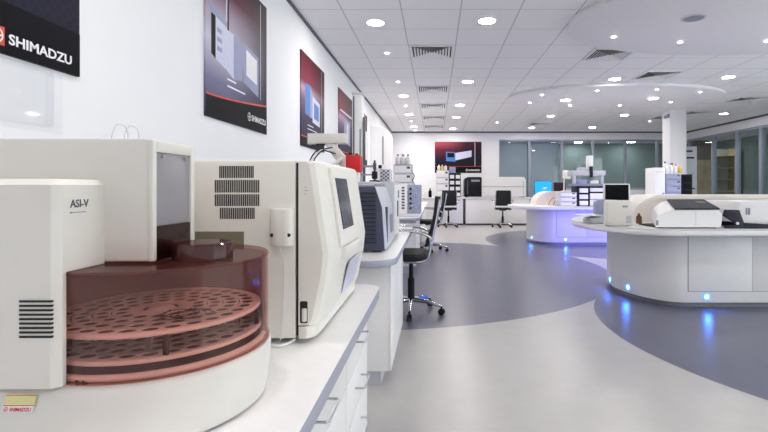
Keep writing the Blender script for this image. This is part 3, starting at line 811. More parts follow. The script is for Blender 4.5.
# latch recess in the near side of the door
m = MB(); lx0, lx1 = -.3295, -.3085
m.box(lx0, lx1, Y0-.0012, Y0+.012, .770, .826, 'slot', .004); m.box(lx0+.006, lx1-.003, Y0-.004, Y0+.01, .775, .808, 'cream_lt', .003)
obj('door_latch', m, door, 40, 'cream latch in a black recess')
m = MB()
m.box(-.312, -.2995, Y0-.0005, Y0+.004, .79, .1, 'slot') if False else None
# display and panels on the leaning face
def face(y, z, out=0.0):
    """point on the leaning upper face"""
    x = -.253 + (z-.94)*(-.286+.253)/(1.160-.94); return (x+out, y, z)
def lowface(y, z, out=0.0):
    x = -.259 + (z-.88)*(.284-.259)/(BT+.05-.88)*-1 if z < .88 else -.253; return (x+out, y, z)
m = MB(); m.slab([face(1.255, .945), face(1.54, .945), face(1.515, 1.152), face(1.262, 1.152)], .007, 'ivory_hi'); bz = obj('bezel', m, door, 0)
m = MB(); m.slab([face(1.305, .985, .0072), face(1.468, .985, .0072), face(1.462, 1.126, .0072), face(1.298, 1.126, .0072)], .0012, 'screen'); obj('screen', m, door, 0, 'dark touch screen')
m = MB(); m.slab([face(1.312, 1.0, .0086), face(1.39, 1.0, .0086), face(1.39, 1.035, .0086), face(1.312, 1.035, .0086)], .0004, 'dkgrey'); obj('screen_text', m, door, 0)
m = MB(); m.box(-.262, -.240, 1.29, 1.53, .905, .938, 'ivory_hi', .006); obj('ledge', m, door)
m = MB(); m.slab([lowface(1.40, .79, .002), lowface(1.60, .79, .002), lowface(1.58, .885, .002), lowface(1.385, .885, .002)], .003, 'lilac'); obj('key_label', m, door, 0, 'pale lilac label panel')
m = MB()
for xx in (-.9, -.37):
    for yy in (Y0+.05, Y1-.05): m.lathe([(.014, 0), (.014, .014), (0, .014)], (xx, yy, BT), 'slot', 16)
obj('foot', m, an)
m = MB()
for k in range(3): m.box(-.3165, -.3125+.004*(k % 2), Y0-.0004, Y0+.002, 1.10-.008*k, 1.1015-.008*k, 'midgrey')
obj('marking', m, an, 0)
t = thing('drain_tube', 'white tube end lying on the benchtop under the white analyser', 'tube', (-.36, 1.13, BT))
obj('tube', MB().tube(spline([(-.42, 1.20, BT+.004), (-.40, 1.15, BT+.004), (-.375, 1.13, BT+.004), (-.355, 1.145, BT+.005), (-.345, 1.17, BT+.008)], 6), .0035, 'printwhite', 8), t)
# ================================================================== second bench
sp = thing('spectrometer', 'instrument with ribbed navy side panel on the second bench', 'laboratory instrument', (-.6, 3.1, BT))
Y0, Y1 = 2.77, 3.42
prof = [(-.93, BT+.012), (-.293, BT+.012), (-.296, .74), (-.312, .985), (-.352, 1.105), (-.93, 1.105)]
m = MB(); m.prism(prof, 'y', Y0+.02, Y1, 'ltgrey', .004); obj('housing', m, sp)
m = MB(); m.prism(prof, 'y', Y0, Y0+.02, 'navy', .006); sidep = obj('side_panel', m, sp, 35, 'dark navy ribbed side panel')
m = MB()
for k in range(13):
    z = .775+k*.024; m.box(-.9, -.345, Y0-.007, Y0+.002, z, z+.011, 'navy_dk', .003)
obj('rib', m, sidep)
m = MB(); m.box(-.93, -.358, Y0+.03, Y1-.02, 1.105, 1.122, 'steel', .004); m.box(-.925, -.358, Y0+.035, Y1-.03, 1.122, 1.135, 'ltgrey', .004); obj('top_cover', m, sp)
obj('front_strip', MB().box(-.316, -.296, 2.95, 2.97, .76, .98, 'dkgrey', .002), sp); obj('front_plate', MB().box(-.314, -.292, 3.18, 3.30, .80, .92, 'midgrey', .003), sp)
for i in range(2): obj('foot', MB().box(-.88+.5*i, -.82+.5*i, Y0+.05, Y0+.11, BT, BT+.012, 'slot'), sp)
# things standing on the navy instrument
t = thing('sampling_arm', 'cream sampling arm with horizontal beam and diagonal brace above the navy instrument', 'laboratory instrument', (-.62, 3.02, 1.135))
m = MB(); m.box(-.80, -.555, 2.97, 3.05, 1.375, 1.438, 'cream', .008); obj('beam', m, t)
m = MB(); m.prism([(-.70, 1.38), (-.64, 1.38), (-.535, 1.26), (-.535, 1.20), (-.575, 1.20)], 'y', 2.98, 3.04, 'cream', .006); obj('brace', m, t)
m = MB(); m.box(-.62, -.53, 2.975, 3.05, 1.135, 1.215, 'cream', .008); obj('base', m, t)
m = MB(); m.box(-.745, -.69, 2.96, 2.985, 1.36, 1.372, 'slot', .002); m.box(-.80, -.795, 2.97, 3.05, 1.37, 1.44, 'midgrey', .002); obj('end_fitting', m, t)
m = MB()
for k in range(3): m.tube(spline([(-.64+.01*k, 2.965, 1.35-.02*k), (-.70-.012*k, 2.955, 1.33), (-.755-.012*k, 2.95, 1.26), (-.775-.01*k, 2.96, 1.141)], 8), .004, 'slot' if k != 1 else 'printwhite', 8)
obj('hose', m, t, 40, 'black and white hoses')
m = MB(); m.tube(spline([(-.58, 2.97, 1.28), (-.63, 2.95, 1.24), (-.68, 2.95, 1.18), (-.70, 2.96, 1.152)], 8), .012, 'printwhite', 8); obj('white_hose', m, t)
t = thing('red_unit', 'bright red box on a white foot beside the cream sampling arm', 'box', (-.49, 2.90, 1.135))
m = MB(); m.box(-.540, -.452, 2.86, 2.95, 1.192, 1.296, 'red', .008); obj('box', m, t)
m = MB(); m.box(-.525, -.462, 2.87, 2.94, 1.135, 1.192, 'printwhite', .006); obj('foot', m, t)
m = MB(); m.box(-.525, -.505, 2.88, 2.92, 1.296, 1.312, 'slot', .003); m.box(-.487, -.470, 2.88, 2.92, 1.296, 1.306, 'slot', .003); obj('connector', m, t)
t = thing('clamp_stand', 'black jointed clamp on a thin grey rod right of the red box', 'clamp stand', (-.395, 3.1, 1.135))
obj('foot', MB().lathe([(.035, 0), (.035, .01), (.01, .014), (0, .014)], (-.395, 3.1, 1.1355), 'slot', 20), t)
obj('rod', MB().lathe([(.006, 0), (.006, .14), (0, .142)], (-.395, 3.1, 1.1356), 'black', 12), t)
obj('clamp', MB().box(-.412, -.378, 3.08, 3.12, 1.155, 1.205, 'black', .006), t)
m = MB(); m.box(-.405, -.385, 3.085, 3.115, 1.215, 1.262, 'dkgrey', .006); m.lathe([(.012, 0), (.012, .02), (0, .022)], (-.37, 3.1, 1.235), 'black', 14, 'x'); obj('head', m, t)
m = MB(); m.box(-.50, -.405, 3.09, 3.11, 1.232, 1.245, 'midgrey', .003); m.box(-.50, -.405, 3.09, 3.11, 1.178, 1.188, 'midgrey', .003); obj('cross_bar', m, t)
# tall slim tower
t = thing('sampler_post', 'tall slim white post unit with dark slots standing on the second bench', 'laboratory instrument', (-.62, 3.72, BT))
obj('base', MB().box(-.72, -.52, 3.62, 3.86, BT, BT+.06, 'white', .008), t)
obj('column', MB().box(-.640, -.568, 3.66, 3.80, BT+.06, 1.815, 'white', .008), t)
m = MB(); m.box(-.632, -.622, 3.657, 3.662, .9, 1.80, 'dkgrey'); m.box(-.582, -.574, 3.657, 3.662, .9, 1.55, 'dkgrey'); obj('slot', m, t, 0)
obj('side_rail', MB().box(-.560, -.545, 3.68, 3.72, BT+.06, 1.645, 'dkgrey', .003), t)
obj('cap', MB().box(-.645, -.563, 3.655, 3.805, 1.815, 1.83, 'cream', .004), t)
# light grey unit further along the bench
t = thing('oven_unit', 'light grey cabinet instrument behind the navy sided one, facing the chair', 'laboratory instrument', (-.40, 3.66, BT))
m = MB(); m.box(-.50, -.30, 3.46, 3.87, BT+.015, 1.14, 'ltgrey', .008); obj('housing', m, t)
obj('door', MB().box(-.302, -.292, 3.48, 3.66, .75, 1.12, 'white', .004), t); obj('door', MB().box(-.302, -.292, 3.67, 3.85, .75, 1.12, 'white', .004), t)
obj('handle', MB().box(-.293, -.284, 3.635, 3.65, .88, 1.0, 'dkgrey', .003), t); obj('name_plate', MB().box(-.293, -.289, 3.69, 3.82, 1.02, 1.08, 'midgrey', .002), t)
for yy in (3.49, 3.80):
    for xx in (-.48, -.36): obj('foot', MB().box(xx, xx+.04, yy, yy+.04, BT, BT+.015, 'slot'), t)
t = thing('perforated_box', 'small pale box with a dark chequered grille on top of the light grey unit', 'box', (-.375, 3.6, 1.14))
obj('case', MB().box(-.41, -.335, 3.5, 3.68, 1.14, 1.235, 'ltgrey', .004), t)
m = MB()
for i in range(4):
    for k in range(6):
        if (i+k) % 2 == 0: m.box(-.402+i*.016, -.389+i*.016, 3.4985, 3.501, 1.15+k*.013, 1.161+k*.013, 'dkgrey')
obj('grille', m, t, 0)
# wall cupboard
t = thing('wall_cupboard', 'white cupboard hung on the left wall near its far end', 'cupboard', (-1.26, 11.3, 1.55))
obj('carcass', MB().box(WX+.001, -1.13, 10.3, 12.4, 1.55, 2.42, 'white', .004), t)
m = MB(); m.box(-1.13, -1.11, 10.3, 11.345, 1.55, 2.42, 'white', .003); obj('door', m, t); obj('door', MB().box(-1.13, -1.11, 11.355, 12.4, 1.55, 2.42, 'white', .003), t)
obj('end_strip', MB().box(-1.145, -1.125, 10.29, 10.3, 1.6, 2.2, 'dkgrey'), t)

# ================================================================== third bench
def bottle(label, group, loc, r=.045, h=.15, body='bottle', cap='capblue'):
    t = thing('bottle', label, 'bottle', loc, group)
    obj('body', MB().lathe([(0, 0), (r*.92, 0), (r, .008), (r, h*.62), (r*.85, h*.74), (r*.38, h*.84), (r*.36, h*.9), (0, h*.9)], loc, body, 20), t)
    obj('cap', MB().lathe([(r*.42, h*.88), (r*.42, h), (r*.36, h*1.03), (0, h*1.03)], loc, cap, 16), t)
    return t
def module_stack(label, loc, w, d, hs, key, front='y', group=None, doors='ltgrey', name='chromatograph_stack', vent=None):
    """stack of instrument modules bolted one on another; loc = centre of base"""
    t = thing(name, label, 'laboratory instrument', loc, group)
    z = loc[2]
    for k, h in enumerate(hs):
        m = MB(); m.box(loc[0]-w/2, loc[0]+w/2, loc[1]-d/2, loc[1]+d/2, z, z+h-.004, key, .005)
        mod = obj('module', m, t)
        m = MB()
        m.box(loc[0]-w/2+.012, loc[0]+w/2-.012, loc[1]-d/2-.006, loc[1]-d/2, z+.015, z+h-.02, doors, .003)
        obj('front_panel', m, mod)
        m = MB(); m.box(loc[0]+w*.22, loc[0]+w*.40, loc[1]-d/2-.0075, loc[1]-d/2-.005, z+h*.55, z+h*.8, 'dkgrey'); obj('display', m, mod, 0)
        z += h
    return t
ct = module_stack('tall white stacked unit with blue capped bottles on top, third bench', (-.54, 8.1, BT), .30, .45, (.16, .16, .14, .15, .145), 'ltgrey', doors='white')
m = MB()
for k in range(4): m.tube(spline([(-.385, 7.95, 1.35-.14*k), (-.355, 7.93, 1.30-.14*k), (-.365, 7.92, 1.25-.14*k), (-.388, 7.94, 1.21-.14*k)], 6), .009, 'dkgrey', 6)
obj('tubing', m, ct)
t = thing('bottle_tray', 'shallow grey board under the blue capped bottles on the stacked unit', 'tray', (-.54, 8.1, 1.475))
m = MB(); m.box(-.69, -.39, 7.9, 8.3, 1.475, 1.481, 'midgrey')
obj('tray', m, t, 0)
for k, (xx, yy, b, c_, l) in enumerate(((-.63, 7.99, 'bottle', 'capblue', 'white bottle with blue cap at the left of the tray'), (-.55, 8.0, 'bottle', 'capblue', 'white bottle with blue cap in the middle of the tray'),
        (-.46, 7.99, 'bottle', 'capblue', 'white bottle with blue cap at the right of the tray'), (-.55, 8.18, 'amber', 'capblue', 'amber bottle with blue cap at the back of the tray'))):
    bottle(l + ' on the stacked unit', 'bottles on the stacked unit', (xx, yy, 1.481), .042, .17, b, c_)
t = thing('vented_unit', 'narrow white unit with a column of dark vents on the third bench', 'laboratory instrument', (-.47, 7.0, BT))
obj('case', MB().box(-.545, -.405, 6.85, 7.2, BT, 1.155, 'white', .006), t)
m = MB()
for k in range(8): m.box(-.485, -.445, 6.8485, 6.852, .79+k*.042, .815+k*.042, 'dkgrey')
obj('vents', m, t, 0)
t = thing('speckled_unit', 'blue grey box with a dark side strip at the end of the third bench', 'laboratory instrument', (-.3, 7.1, BT))
obj('case', MB().box(-.385, -.215, 6.9, 7.35, BT, 1.14, 'bluegrey', .006), t)
m = MB()
random.seed(5)
for k in range(26):
    xx, zz = random.uniform(-.36, -.24), random.uniform(.76, 1.10); m.box(xx, xx+.012, 6.8985, 6.901, zz, zz+.01, 'dkgrey' if k % 2 else 'white')
obj('front_marks', m, t, 0)
m = MB()
for k in range(5): m.lathe([(.018, -.02), (.018, 0), (.01, .002)], (-.36, 6.905, .80+k*.07), 'slot', 12, 'y')
obj('knob', m, t)
t = thing('keyboard_tray', 'white low tray with rounded corner on the third bench, before the vented unit', 'tray', (-.36, 6.35, BT))
obj('tray', MB().prism(rrect(-.50, -.23, 6.15, 6.6, (.06, .06)), 'z', BT, BT+.02, 'ltgrey', .004), t)

# ================================================================== chairs
def make_chair():
    """office chair; the sitter faces +y"""
    t = thing('office_chair', '', 'chair')
    m = MB(); pts = rrect(-.22, .22, -.14, .22, (.07, .07))
    m.loft([[(x, y, .485) for x, y in pts], [(x*1.02, y*1.02, .50) for x, y in pts], [(x*1.02, y*1.02, .525) for x, y in pts], [(x*.96, y*.96, .54) for x, y in pts]], 'mesh_black')
    obj('seat', m, t, 40, 'black padded seat')
    # backrest: gently curved and leaning
    m = MB(); vs = []; nx, nz = 9, 9
    for s in (0, 1):
        for j in range(nz):
            z = .60+.42*j/(nz-1); zz = j/(nz-1)
            for i in range(nx):
                a = -1+2*i/(nx-1); w = .215*(1-.12*abs(2*zz-1)**3)
                vs.append((a*w, -.150-.09*zz+.02*math.sin(zz*PI)*-1 + .03*a*a - .022*s, z))
    fs = []
    for s in (0, 1):
        o = s*nx*nz
        for j in range(nz-1):
            for i in range(nx-1):
                q = (o+j*nx+i, o+j*nx+i+1, o+(j+1)*nx+i+1, o+(j+1)*nx+i); fs.append(q[::-1] if s == 0 else q)
    N = nx*nz
    per = [i for i in range(nx)] + [j*nx+nx-1 for j in range(1, nz)] + [(nz-1)*nx+i for i in range(nx-2, -1, -1)] + [j*nx for j in range(nz-2, 0, -1)]
    for a, b in zip(per, per[1:]+per[:1]): fs.append((a, b, N+b, N+a))
    m.raw(vs, fs, 'mesh_black'); obj('backrest', m, t, 40, 'black mesh backrest')
    for s in (-1, 1):
        m = MB(); m.tube(spline([(s*.2, .05, .475), (s*.215, -.07, .475), (s*.215, -.145, .50), (s*.21, -.172, .58), (s*.205, -.212, .78), (s*.2, -.252, 1.0)], 6), .011, 'chrome', 10)
        obj('back_frame', m, t)
    for s in (-1, 1):
        m = MB(); m.tube(spline([(s*.212, -.172, .60), (s*.235, -.165, .68), (s*.275, -.10, .722), (s*.30, .0, .742), (s*.29, .095, .746), (s*.255, .122, .746), (s*.225, .08, .744), (s*.22, -.05, .735), (s*.212, -.15, .70), (s*.207, -.19, .66)], 7), .0105, 'chrome', 10)
        obj('armrest', m, t, 40, 'chrome loop armrest')
    m = MB(); m.lathe([(.028, .10), (.030, .14), (.030, .30), (.02, .31), (.018, .46), (.045, .465), (.05, .485)], (0, 0, 0), 'black', 20); m.box(-.09, .09, -.11, .11, .462, .486, 'black', .006); obj('gas_column', m, t)
    for k in range(5):
        a = math.radians(108+72*k); d = Vector((math.cos(a), math.sin(a), 0))
        m = MB(); m.tube([d*.02+Vector((0, 0, .115)), d*.15+Vector((0, 0, .105)), d*.28+Vector((0, 0, .075))], [.022, .018, .012], 'chrome', 10)
        lg = obj('leg', m, t)
        c_ = d*.28; sd = Vector((-d.y, d.x, 0)); m = MB()
        for s in (-1, 1):
            p0 = c_+sd*.012*s; n = 18
            ring = lambda off, r: [p0+sd*off+d*(r*math.cos(2*PI*i/n))+Vector((0, 0, .029+r*math.sin(2*PI*i/n))) for i in range(n)]
            m.loft([ring(-.008, .024), ring(-.006, .028), ring(.006, .028), ring(.008, .024)], 'black')
        m.tube([c_+Vector((0, 0, .03)), c_+Vector((0, 0, .078))], .008, 'black', 8)
        obj('caster', m, lg)
        if k == 3: obj('film', MB().tube([d*.10+Vector((0, 0, .110)), d*.23+Vector((0, 0, .090))], [.0215, .0175], 'bluefilm', 10), lg, 40, 'blue protective film')
    return t
ch = make_chair()
ch.location = (-.215, 4.2, 0); ch.rotation_euler = (0, 0, math.radians(90)); ch['label'] = 'black office chair with chrome loop arms and five wheels, pulled up to the second bench'
ch['group'] = 'office chairs'
CH = [((.36, 13.25, 0), 4, 'black backed office chair at the back wall cabinets, left of the pair'),
      ((1.86, 13.2, 0), -3, 'black backed office chair before the long white instrument, right of the pair'),
      ((-.07, 8.24, 0), 92, 'office chair half hidden beyond the nearest chair, at the third bench')]
def no_film(r):
    for lg in r.children:
        for g in list(lg.children):
            if g.name.startswith('film'): bpy.data.objects.remove(g)
for loc, rz, l in CH: no_film(dup(ch, loc, math.radians(rz), l, 'office chairs'))
no_film(dup(ch, (9.0, 14.4, 0), math.radians(60), 'dark chair standing behind the right glass partition', 'office chairs'))

# ================================================================== back wall cabinets and what stands on them
YB = 13.9
for k, (x0, x1, l) in enumerate(((-.9, .80, 'white base cabinet against the back wall, under the bottles and shelf rack'), (.88, 1.9, 'white base cabinet left of centre under the long white instrument'), (1.905, 2.75, 'white base cabinet right of the gap under the long white instrument'))):
    plain_cabinet('base_cabinet', l, x0, x1, YB, 15.1, .772, .05, 'y', 3 if k == 0 else 1, 'cabinets along the back wall')
m = MB(); m.box(-1.0, 2.8, YB-.04, 15.2, .773, .81, 'worktop', .004); recentre(tag(obj('worktop', m), 'long white worktop on the cabinets against the back wall', 'worktop'))
ZK = .81
t = thing('plasma_spectrometer', 'long white rounded instrument with black left end on the back cabinets', 'laboratory instrument', (1.8, 14.4, ZK))
m = MB(); m.prism(rrect(1.36, 2.66, ZK+.02, ZK+.60, [(.03, .03), (.03, .03), (.10, .12), (.06, .12)]), 'y', 14.05, 14.75, 'white', .01); obj('body', m, t)
m = MB(); m.prism(rrect(.86, 1.36, ZK+.02, ZK+.60, [(.02, .02), (.02, .02), (.04, .04), (.12, .12)]), 'y', 14.03, 14.75, 'black', .01); blk = obj('torch_box', m, t, 40, 'black left end')
m = MB(); m.box(1.05, 1.3, 14.027, 14.034, 1.27, 1.33, 'midgrey'); m.box(.93, .96, 14.026, 14.034, .9, 1.3, 'dkgrey'); obj('door_marks', m, blk, 0)
m = MB(); m.box(1.38, 2.62, 14.044, 14.052, 1.115, 1.13, 'midgrey'); m.box(1.45, 1.9, 14.044, 14.052, .85, .856, 'midgrey'); m.box(2.58, 2.6, 14.044, 14.052, .86, 1.3, 'ltgrey'); obj('trim_line', m, t, 0)
m = MB()
for xx in (.9, 2.58): m.box(xx, xx+.05, 14.1, 14.7, ZK, ZK+.02, 'slot')
obj('foot', m, t)
module_stack('white stacked unit at the left of the shelf rack, back wall', (.21, 14.3, ZK), .36, .5, (.2, .2, .18, .22), 'ltgrey', doors='white')
t = thing('module_rack', 'black rack holding six white modules on the back cabinets', 'rack', (.57, 14.3, ZK))
m = MB(); m.box(.40, .745, 14.1, 14.5, ZK, ZK+.72, 'black', .004); obj('frame', m, t)
for i in range(2):
    for k in range(4):
        m = MB(); m.box(.425+i*.175, .55+i*.175, 14.07, 14.12, ZK+.03+k*.175, ZK+.135+k*.175, 'white', .004); obj('module', m, t)
for k, (xx, b, c_) in enumerate(((.10, 'bottle', 'printwhite'), (.2, 'amber', 'printwhite'), (.3, 'bottle', 'redlabel'))):
    bottle(('white bottle', 'amber bottle', 'white bottle with red cap')[k] + ' on top of the stacked unit by the back wall', 'bottles by the back wall', (xx, 14.2, ZK+.8), .045, .16, b, c_)
t = thing('bottle_carton', 'blue and dark carton beside the bottles, before the wide dark poster', 'box', (.48, 14.35, ZK+.72))
m = MB(); m.box(.41, .60, 14.2, 14.45, ZK+.72, ZK+.9, 'bluegrey', .004); obj('box', m, t)
bottle('small dark bottle at the left end of the back cabinets', 'bottles by the back wall', (-.16, 14.1, ZK), .05, .26, 'print_dk', 'black')
bottle('short white jar at the left end of the back cabinets', 'bottles by the back wall', (-.30, 14.12, ZK), .05, .15, 'bottle', 'ltgrey')
# ================================================================== the two oval islands
ZI = .74
def island(dy, label, toplabel, leds, seed):
    t = thing('island_counter', label, 'counter', (3.7, 5.1+dy, 0))
    body = rrect(1.885, 5.3, 4.35+dy, 5.75+dy, (.40, .70), 14)
    kick = rrect(1.925, 5.26, 4.40+dy, 5.70+dy, (.40, .65), 14)
    m = MB(); m.prism(body, 'z', .05, ZI-.06, 'white', .004); obj('body', m, t, 30)
    m = MB(); m.prism(kick, 'z', 0, .05, 'midgrey'); obj('plinth', m, t, 30)
    for x0, x1 in ((2.305, 2.885), (2.889, 3.50), (3.504, 4.11), (4.114, 4.72)):
        m = MB(); m.box(x0, x1, 4.343+dy, 4.37+dy, .155, ZI-.066, 'white', .002); obj('door', m, t)
        m = MB(); m.box(x0-.004, x0, 4.348+dy, 4.36+dy, .151, ZI-.062, 'seam'); m.box(x0-.004, x1, 4.348+dy, 4.36+dy, .151, .155, 'seam'); obj('door_gap', m, t, 0)
    for (x, y, ang) in leds:
        d = Vector((math.cos(ang), math.sin(ang), 0)); s = Vector((-d.y, d.x, 0)); c_ = Vector((x, y+dy, .105)); up = Vector((0, 0, 1)); n = 28
        R = lambda off, r: [c_+d*off+s*(r*math.cos(2*PI*i/n))+up*(r*math.sin(2*PI*i/n)) for i in range(n)]
        m = MB(); m.loft([R(-.02, .032), R(.006, .032), R(.008, .024), R(.004, .022)], 'led', cap=False)
        pk = obj('floor_light', m, t, 40, 'round blue glowing light')
        m = MB(); m.raw(R(.0045, .022), [tuple(range(n))], 'led_core'); obj('lens', m, pk, 0)
        L = bpy.data.lights.new('floor_light_glow', 'SPOT'); L.energy = 1.0 if ang > PI*.6 else 85; L.color = (.03, .16, 1.0) if ang > PI*.6 else (.11, .08, 1.0); L.shadow_soft_size = .03; L.spot_size = math.radians(150 if ang > PI*.6 else 46); L.spot_blend = .6 if ang > PI*.6 else 1.0
        lo = bpy.data.objects.new('floor_light_glow', L); C.objects.link(lo); lo.parent = pk
        lo.location = c_+d*.03-ORG[pk.name]; lo.rotation_euler = (d+Vector((0, 0, -.4 if ang > PI*.6 else .0))).to_track_quat('-Z', 'Y').to_euler()
    top = rrect(1.495, 5.75, 4.07+dy, 6.0+dy, (.60, .96), 18)
    m = MB(); m.prism(top, 'z', ZI-.004, ZI, 'worktop'); m.prism(top, 'z', ZI-.06, ZI-.004, 'white', .018, 4)
    o = obj('island_worktop', m, None, 30); tag(o, toplabel, 'worktop'); recentre(o)
    # raised spine with a rounded end
    return t
leds0 = [(1.891, 5.16, PI*1.0), (1.924, 4.76, PI*1.1), (2.47, 4.349, PI*1.5), (3.6, 4.349, PI*1.5), (2.35, 5.751, PI*.5), (2.9, 5.751, PI*.5), (3.5, 5.751, PI*.5), (4.3, 5.751, PI*.5)]
leds1 = [(1.924, 4.76, PI*1.1), (2.48, 4.349, PI*1.5), (3.6, 4.349, PI*1.5)]
island(0, 'curved white island base with blue floor lights, nearest on the right', 'white oval worktop of the near island on the right', leds0, 1)
island(4.75, 'curved white island base washed in violet light, further back', 'white oval worktop of the far island', leds1, 2)
def spine(dy, label, xe):
    t = thing('reagent_shelf', label, 'shelf', (3.5, 5.25+dy, ZI))
    def arch(x0, rx, h, th):
        n = 18
        outer = [(x0, ZI)] + [(x0+rx-rx*math.cos(PI/2*i/n), ZI+h*math.sin(PI/2*i/n)) for i in range(n+1)] + [(xe, ZI+h)]
        inner = [(xe, ZI+h-th)] + [(x0+rx-(rx-th)*math.cos(PI/2*i/n), ZI+(h-th)*math.sin(PI/2*i/n)) for i in range(n, -1, -1)] + [(x0+th, ZI)]
        return outer+inner[:-1]
    m = MB(); m.prism(arch(2.04, .32, .28, .035), 'y', 4.96+dy, 5.55+dy, 'spine'); obj('arched_cover', m, t, 30)
    n = 18; infill = [(2.075, ZI)] + [(2.36-.285*math.cos(PI/2*i/n), ZI+.245*math.sin(PI/2*i/n)) for i in range(n+1)] + [(xe, ZI+.245), (xe, ZI)]
    m = MB(); m.prism(infill, 'y', 5.0+dy, 5.51+dy, 'spine'); obj('back_panel', m, t, 30)
    m = MB()
    for xx in (2.5, 3.3, 4.1): m.box(xx, xx+.09, 4.992+dy, 5.002+dy, ZI+.09, ZI+.17, 'printwhite', .003)
    obj('socket', m, t)
    return t
spine(0, 'long ivory raised shelf with rounded end along the near island', 5.2)
spine(4.75, 'ivory raised shelf with rounded end along the far island', 3.9)

# ---- things on the near island
t = thing('balance', 'flat white weighing device with pale tray at the tip of the near island', 'laboratory balance', (1.66, 4.87, ZI))
m = MB(); m.loft([[(x, y, ZI+.004) for x, y in rrect(1.54, 1.74, 4.76, 5.0, (.03, .03), 5)], [(x, y, ZI+.03) for x, y in rrect(1.535, 1.74, 4.755, 5.005, (.03, .03), 5)], [(x, y, ZI+.052+.03*(x-1.55)/.22) for x, y in rrect(1.55, 1.735, 4.77, 4.99, (.03, .03), 5)]], 'ltgrey'); obj('base', m, t, 40)
m = MB(); m.box(1.44, 1.66, 4.74, 4.97, ZI+.074, ZI+.084, 'white', .004); m.box(1.58, 1.61, 4.83, 4.87, ZI+.05, ZI+.074, 'dkgrey'); obj('pan', m, t)
t = thing('grey_unit', 'blue grey rounded box between the flat balance and the cream meter', 'laboratory instrument', (1.75, 5.07, ZI))
m = MB(); m.prism(rrect(1.69, 1.80, ZI, ZI+.235, [(.01, .01), (.01, .01), (.02, .02), (.04, .04)]), 'y', 5.02, 5.12, 'bluegrey', .008); obj('case', m, t)
t = thing('cream_photometer', 'cream boxy meter with small dotted grille on the near island', 'laboratory instrument', (1.7, 4.6, ZI))
Y0 = 4.43
m = MB(); m.prism([(1.598, ZI+.006), (1.835, ZI+.006), (1.828, ZI+.225), (1.80, ZI+.238), (1.62, ZI+.244), (1.603, ZI+.23)], 'y', Y0, 4.55, 'cream_lt', .006); obj('case', m, t)
m = MB()
for i in range(5):
    for k in range(6): m.box(1.772+i*.010, 1.778+i*.010, Y0-.0006, Y0+.002, ZI+.03+k*.012, ZI+.037+k*.012, 'midgrey')
obj('grille', m, t, 0)
m = MB(); m.box(1.735, 1.785, Y0-.0006, Y0+.002, ZI+.175, ZI+.192, 'midgrey'); obj('badge', m, t, 0)
m = MB()
for xx in (1.61, 1.79): m.box(xx, xx+.02, Y0+.03, Y0+.06, ZI, ZI+.006, 'slot'); m.box(xx, xx+.02, 4.50, 4.53, ZI, ZI+.006, 'slot')
obj('foot', m, t)
t = thing('monitor', 'black flat monitor with white frame behind the cream meter', 'monitor', (1.95, 5.2, ZI))
m = MB(); m.prism(rrect(1.835, 2.12, .95, 1.142, (.012, .012), 4), 'y', 5.2, 5.23, 'white', .003); obj('case', m, t)
obj('screen', MB().box(1.85, 2.105, 5.198, 5.202, .962, 1.13, 'screen_blk'), t, 0, 'black screen')
obj('neck', MB().box(1.95, 2.0, 5.23, 5.25, ZI+.012, 1.03, 'midgrey', .004), t)
obj('stand', MB().box(1.85, 2.03, 5.15, 5.3, ZI, ZI+.012, 'midgrey', .004), t)
bottle('small brown bottle beside the cream meter on the near island', 'bottles on the islands', (2.03, 4.76, ZI), .028, .10, 'brown', 'woodframe')
t = thing('flatbed_instrument', 'white instrument with sloping dark grey lid on the near island', 'laboratory instrument', (2.2, 4.4, ZI))
Y0 = 4.17
m = MB()
fr = [(1.93, ZI+.012), (1.915, ZI+.05), (1.945, ZI+.12), (2.04, ZI+.155), (2.12, ZI+.163), (2.485, ZI+.163), (2.51, ZI+.13), (2.50, ZI+.012)]
bk = [(2.13, ZI+.012), (2.12, ZI+.07), (2.14, ZI+.16), (2.21, ZI+.215), (2.28, ZI+.23), (2.62, ZI+.23), (2.645, ZI+.19), (2.64, ZI+.012)]
m.loft([[(x*.99+.022, Y0, z-.004*(z > ZI+.1)) for x, z in fr], [(x, Y0+.01, z) for x, z in fr], [(x, 4.68, z) for x, z in bk], [(x*.99+.022, 4.69, z-.004) for x, z in bk]], 'white'); body = obj('body', m, t, 30)
m = MB(); m.slab([(2.10, Y0+.012, ZI+.166), (2.492, Y0+.012, ZI+.166), (2.63, 4.68, ZI+.233), (2.27, 4.68, ZI+.233)], .012, 'lid'); lid = obj('lid', m, t, 30, 'dark grey sloping lid')
m = MB(); m.slab([(2.43, 4.42, ZI+.2095), (2.52, 4.42, ZI+.2095), (2.56, 4.56, ZI+.228), (2.47, 4.56, ZI+.228)], .003, 'screen_blk'); obj('display', m, lid, 0)
m = MB(); m.box(2.275, 2.277, Y0-.0006, Y0+.002, ZI+.02, ZI+.15, 'midgrey'); obj('seam', m, t, 0)
m = MB(); m.box(1.926, 1.95, Y0-.002, Y0+.02, ZI+.03, ZI+.075, 'midgrey', .004); obj('side_inlet', m, t)
m = MB(); m.box(1.97, 2.47, Y0+.03, 4.62, ZI, ZI+.013, 'slot'); obj('foot', m, t)
t = thing('white_analyser', 'white instrument on a dark sled base at the right edge of the near island', 'laboratory instrument', (3.1, 4.45, ZI))
m = MB(); m.prism([(2.66, ZI+.05), (2.67, ZI+.08), (2.70, ZI+.235), (3.7, ZI+.245), (3.72, ZI+.045), (2.9, ZI+.035)], 'y', 4.22, 4.8, 'white', .008); obj('body', m, t)
m = MB()
for k in range(2): m.box(2.745+.022*k, 2.757+.022*k, 4.2115, 4.222, ZI+.12, ZI+.18, 'midgrey', .001)
obj('vent', m, t, 0); obj('front_panel', MB().box(2.98, 3.12, 4.2115, 4.222, ZI+.10, ZI+.22, 'ltgrey', .001), t, 0)
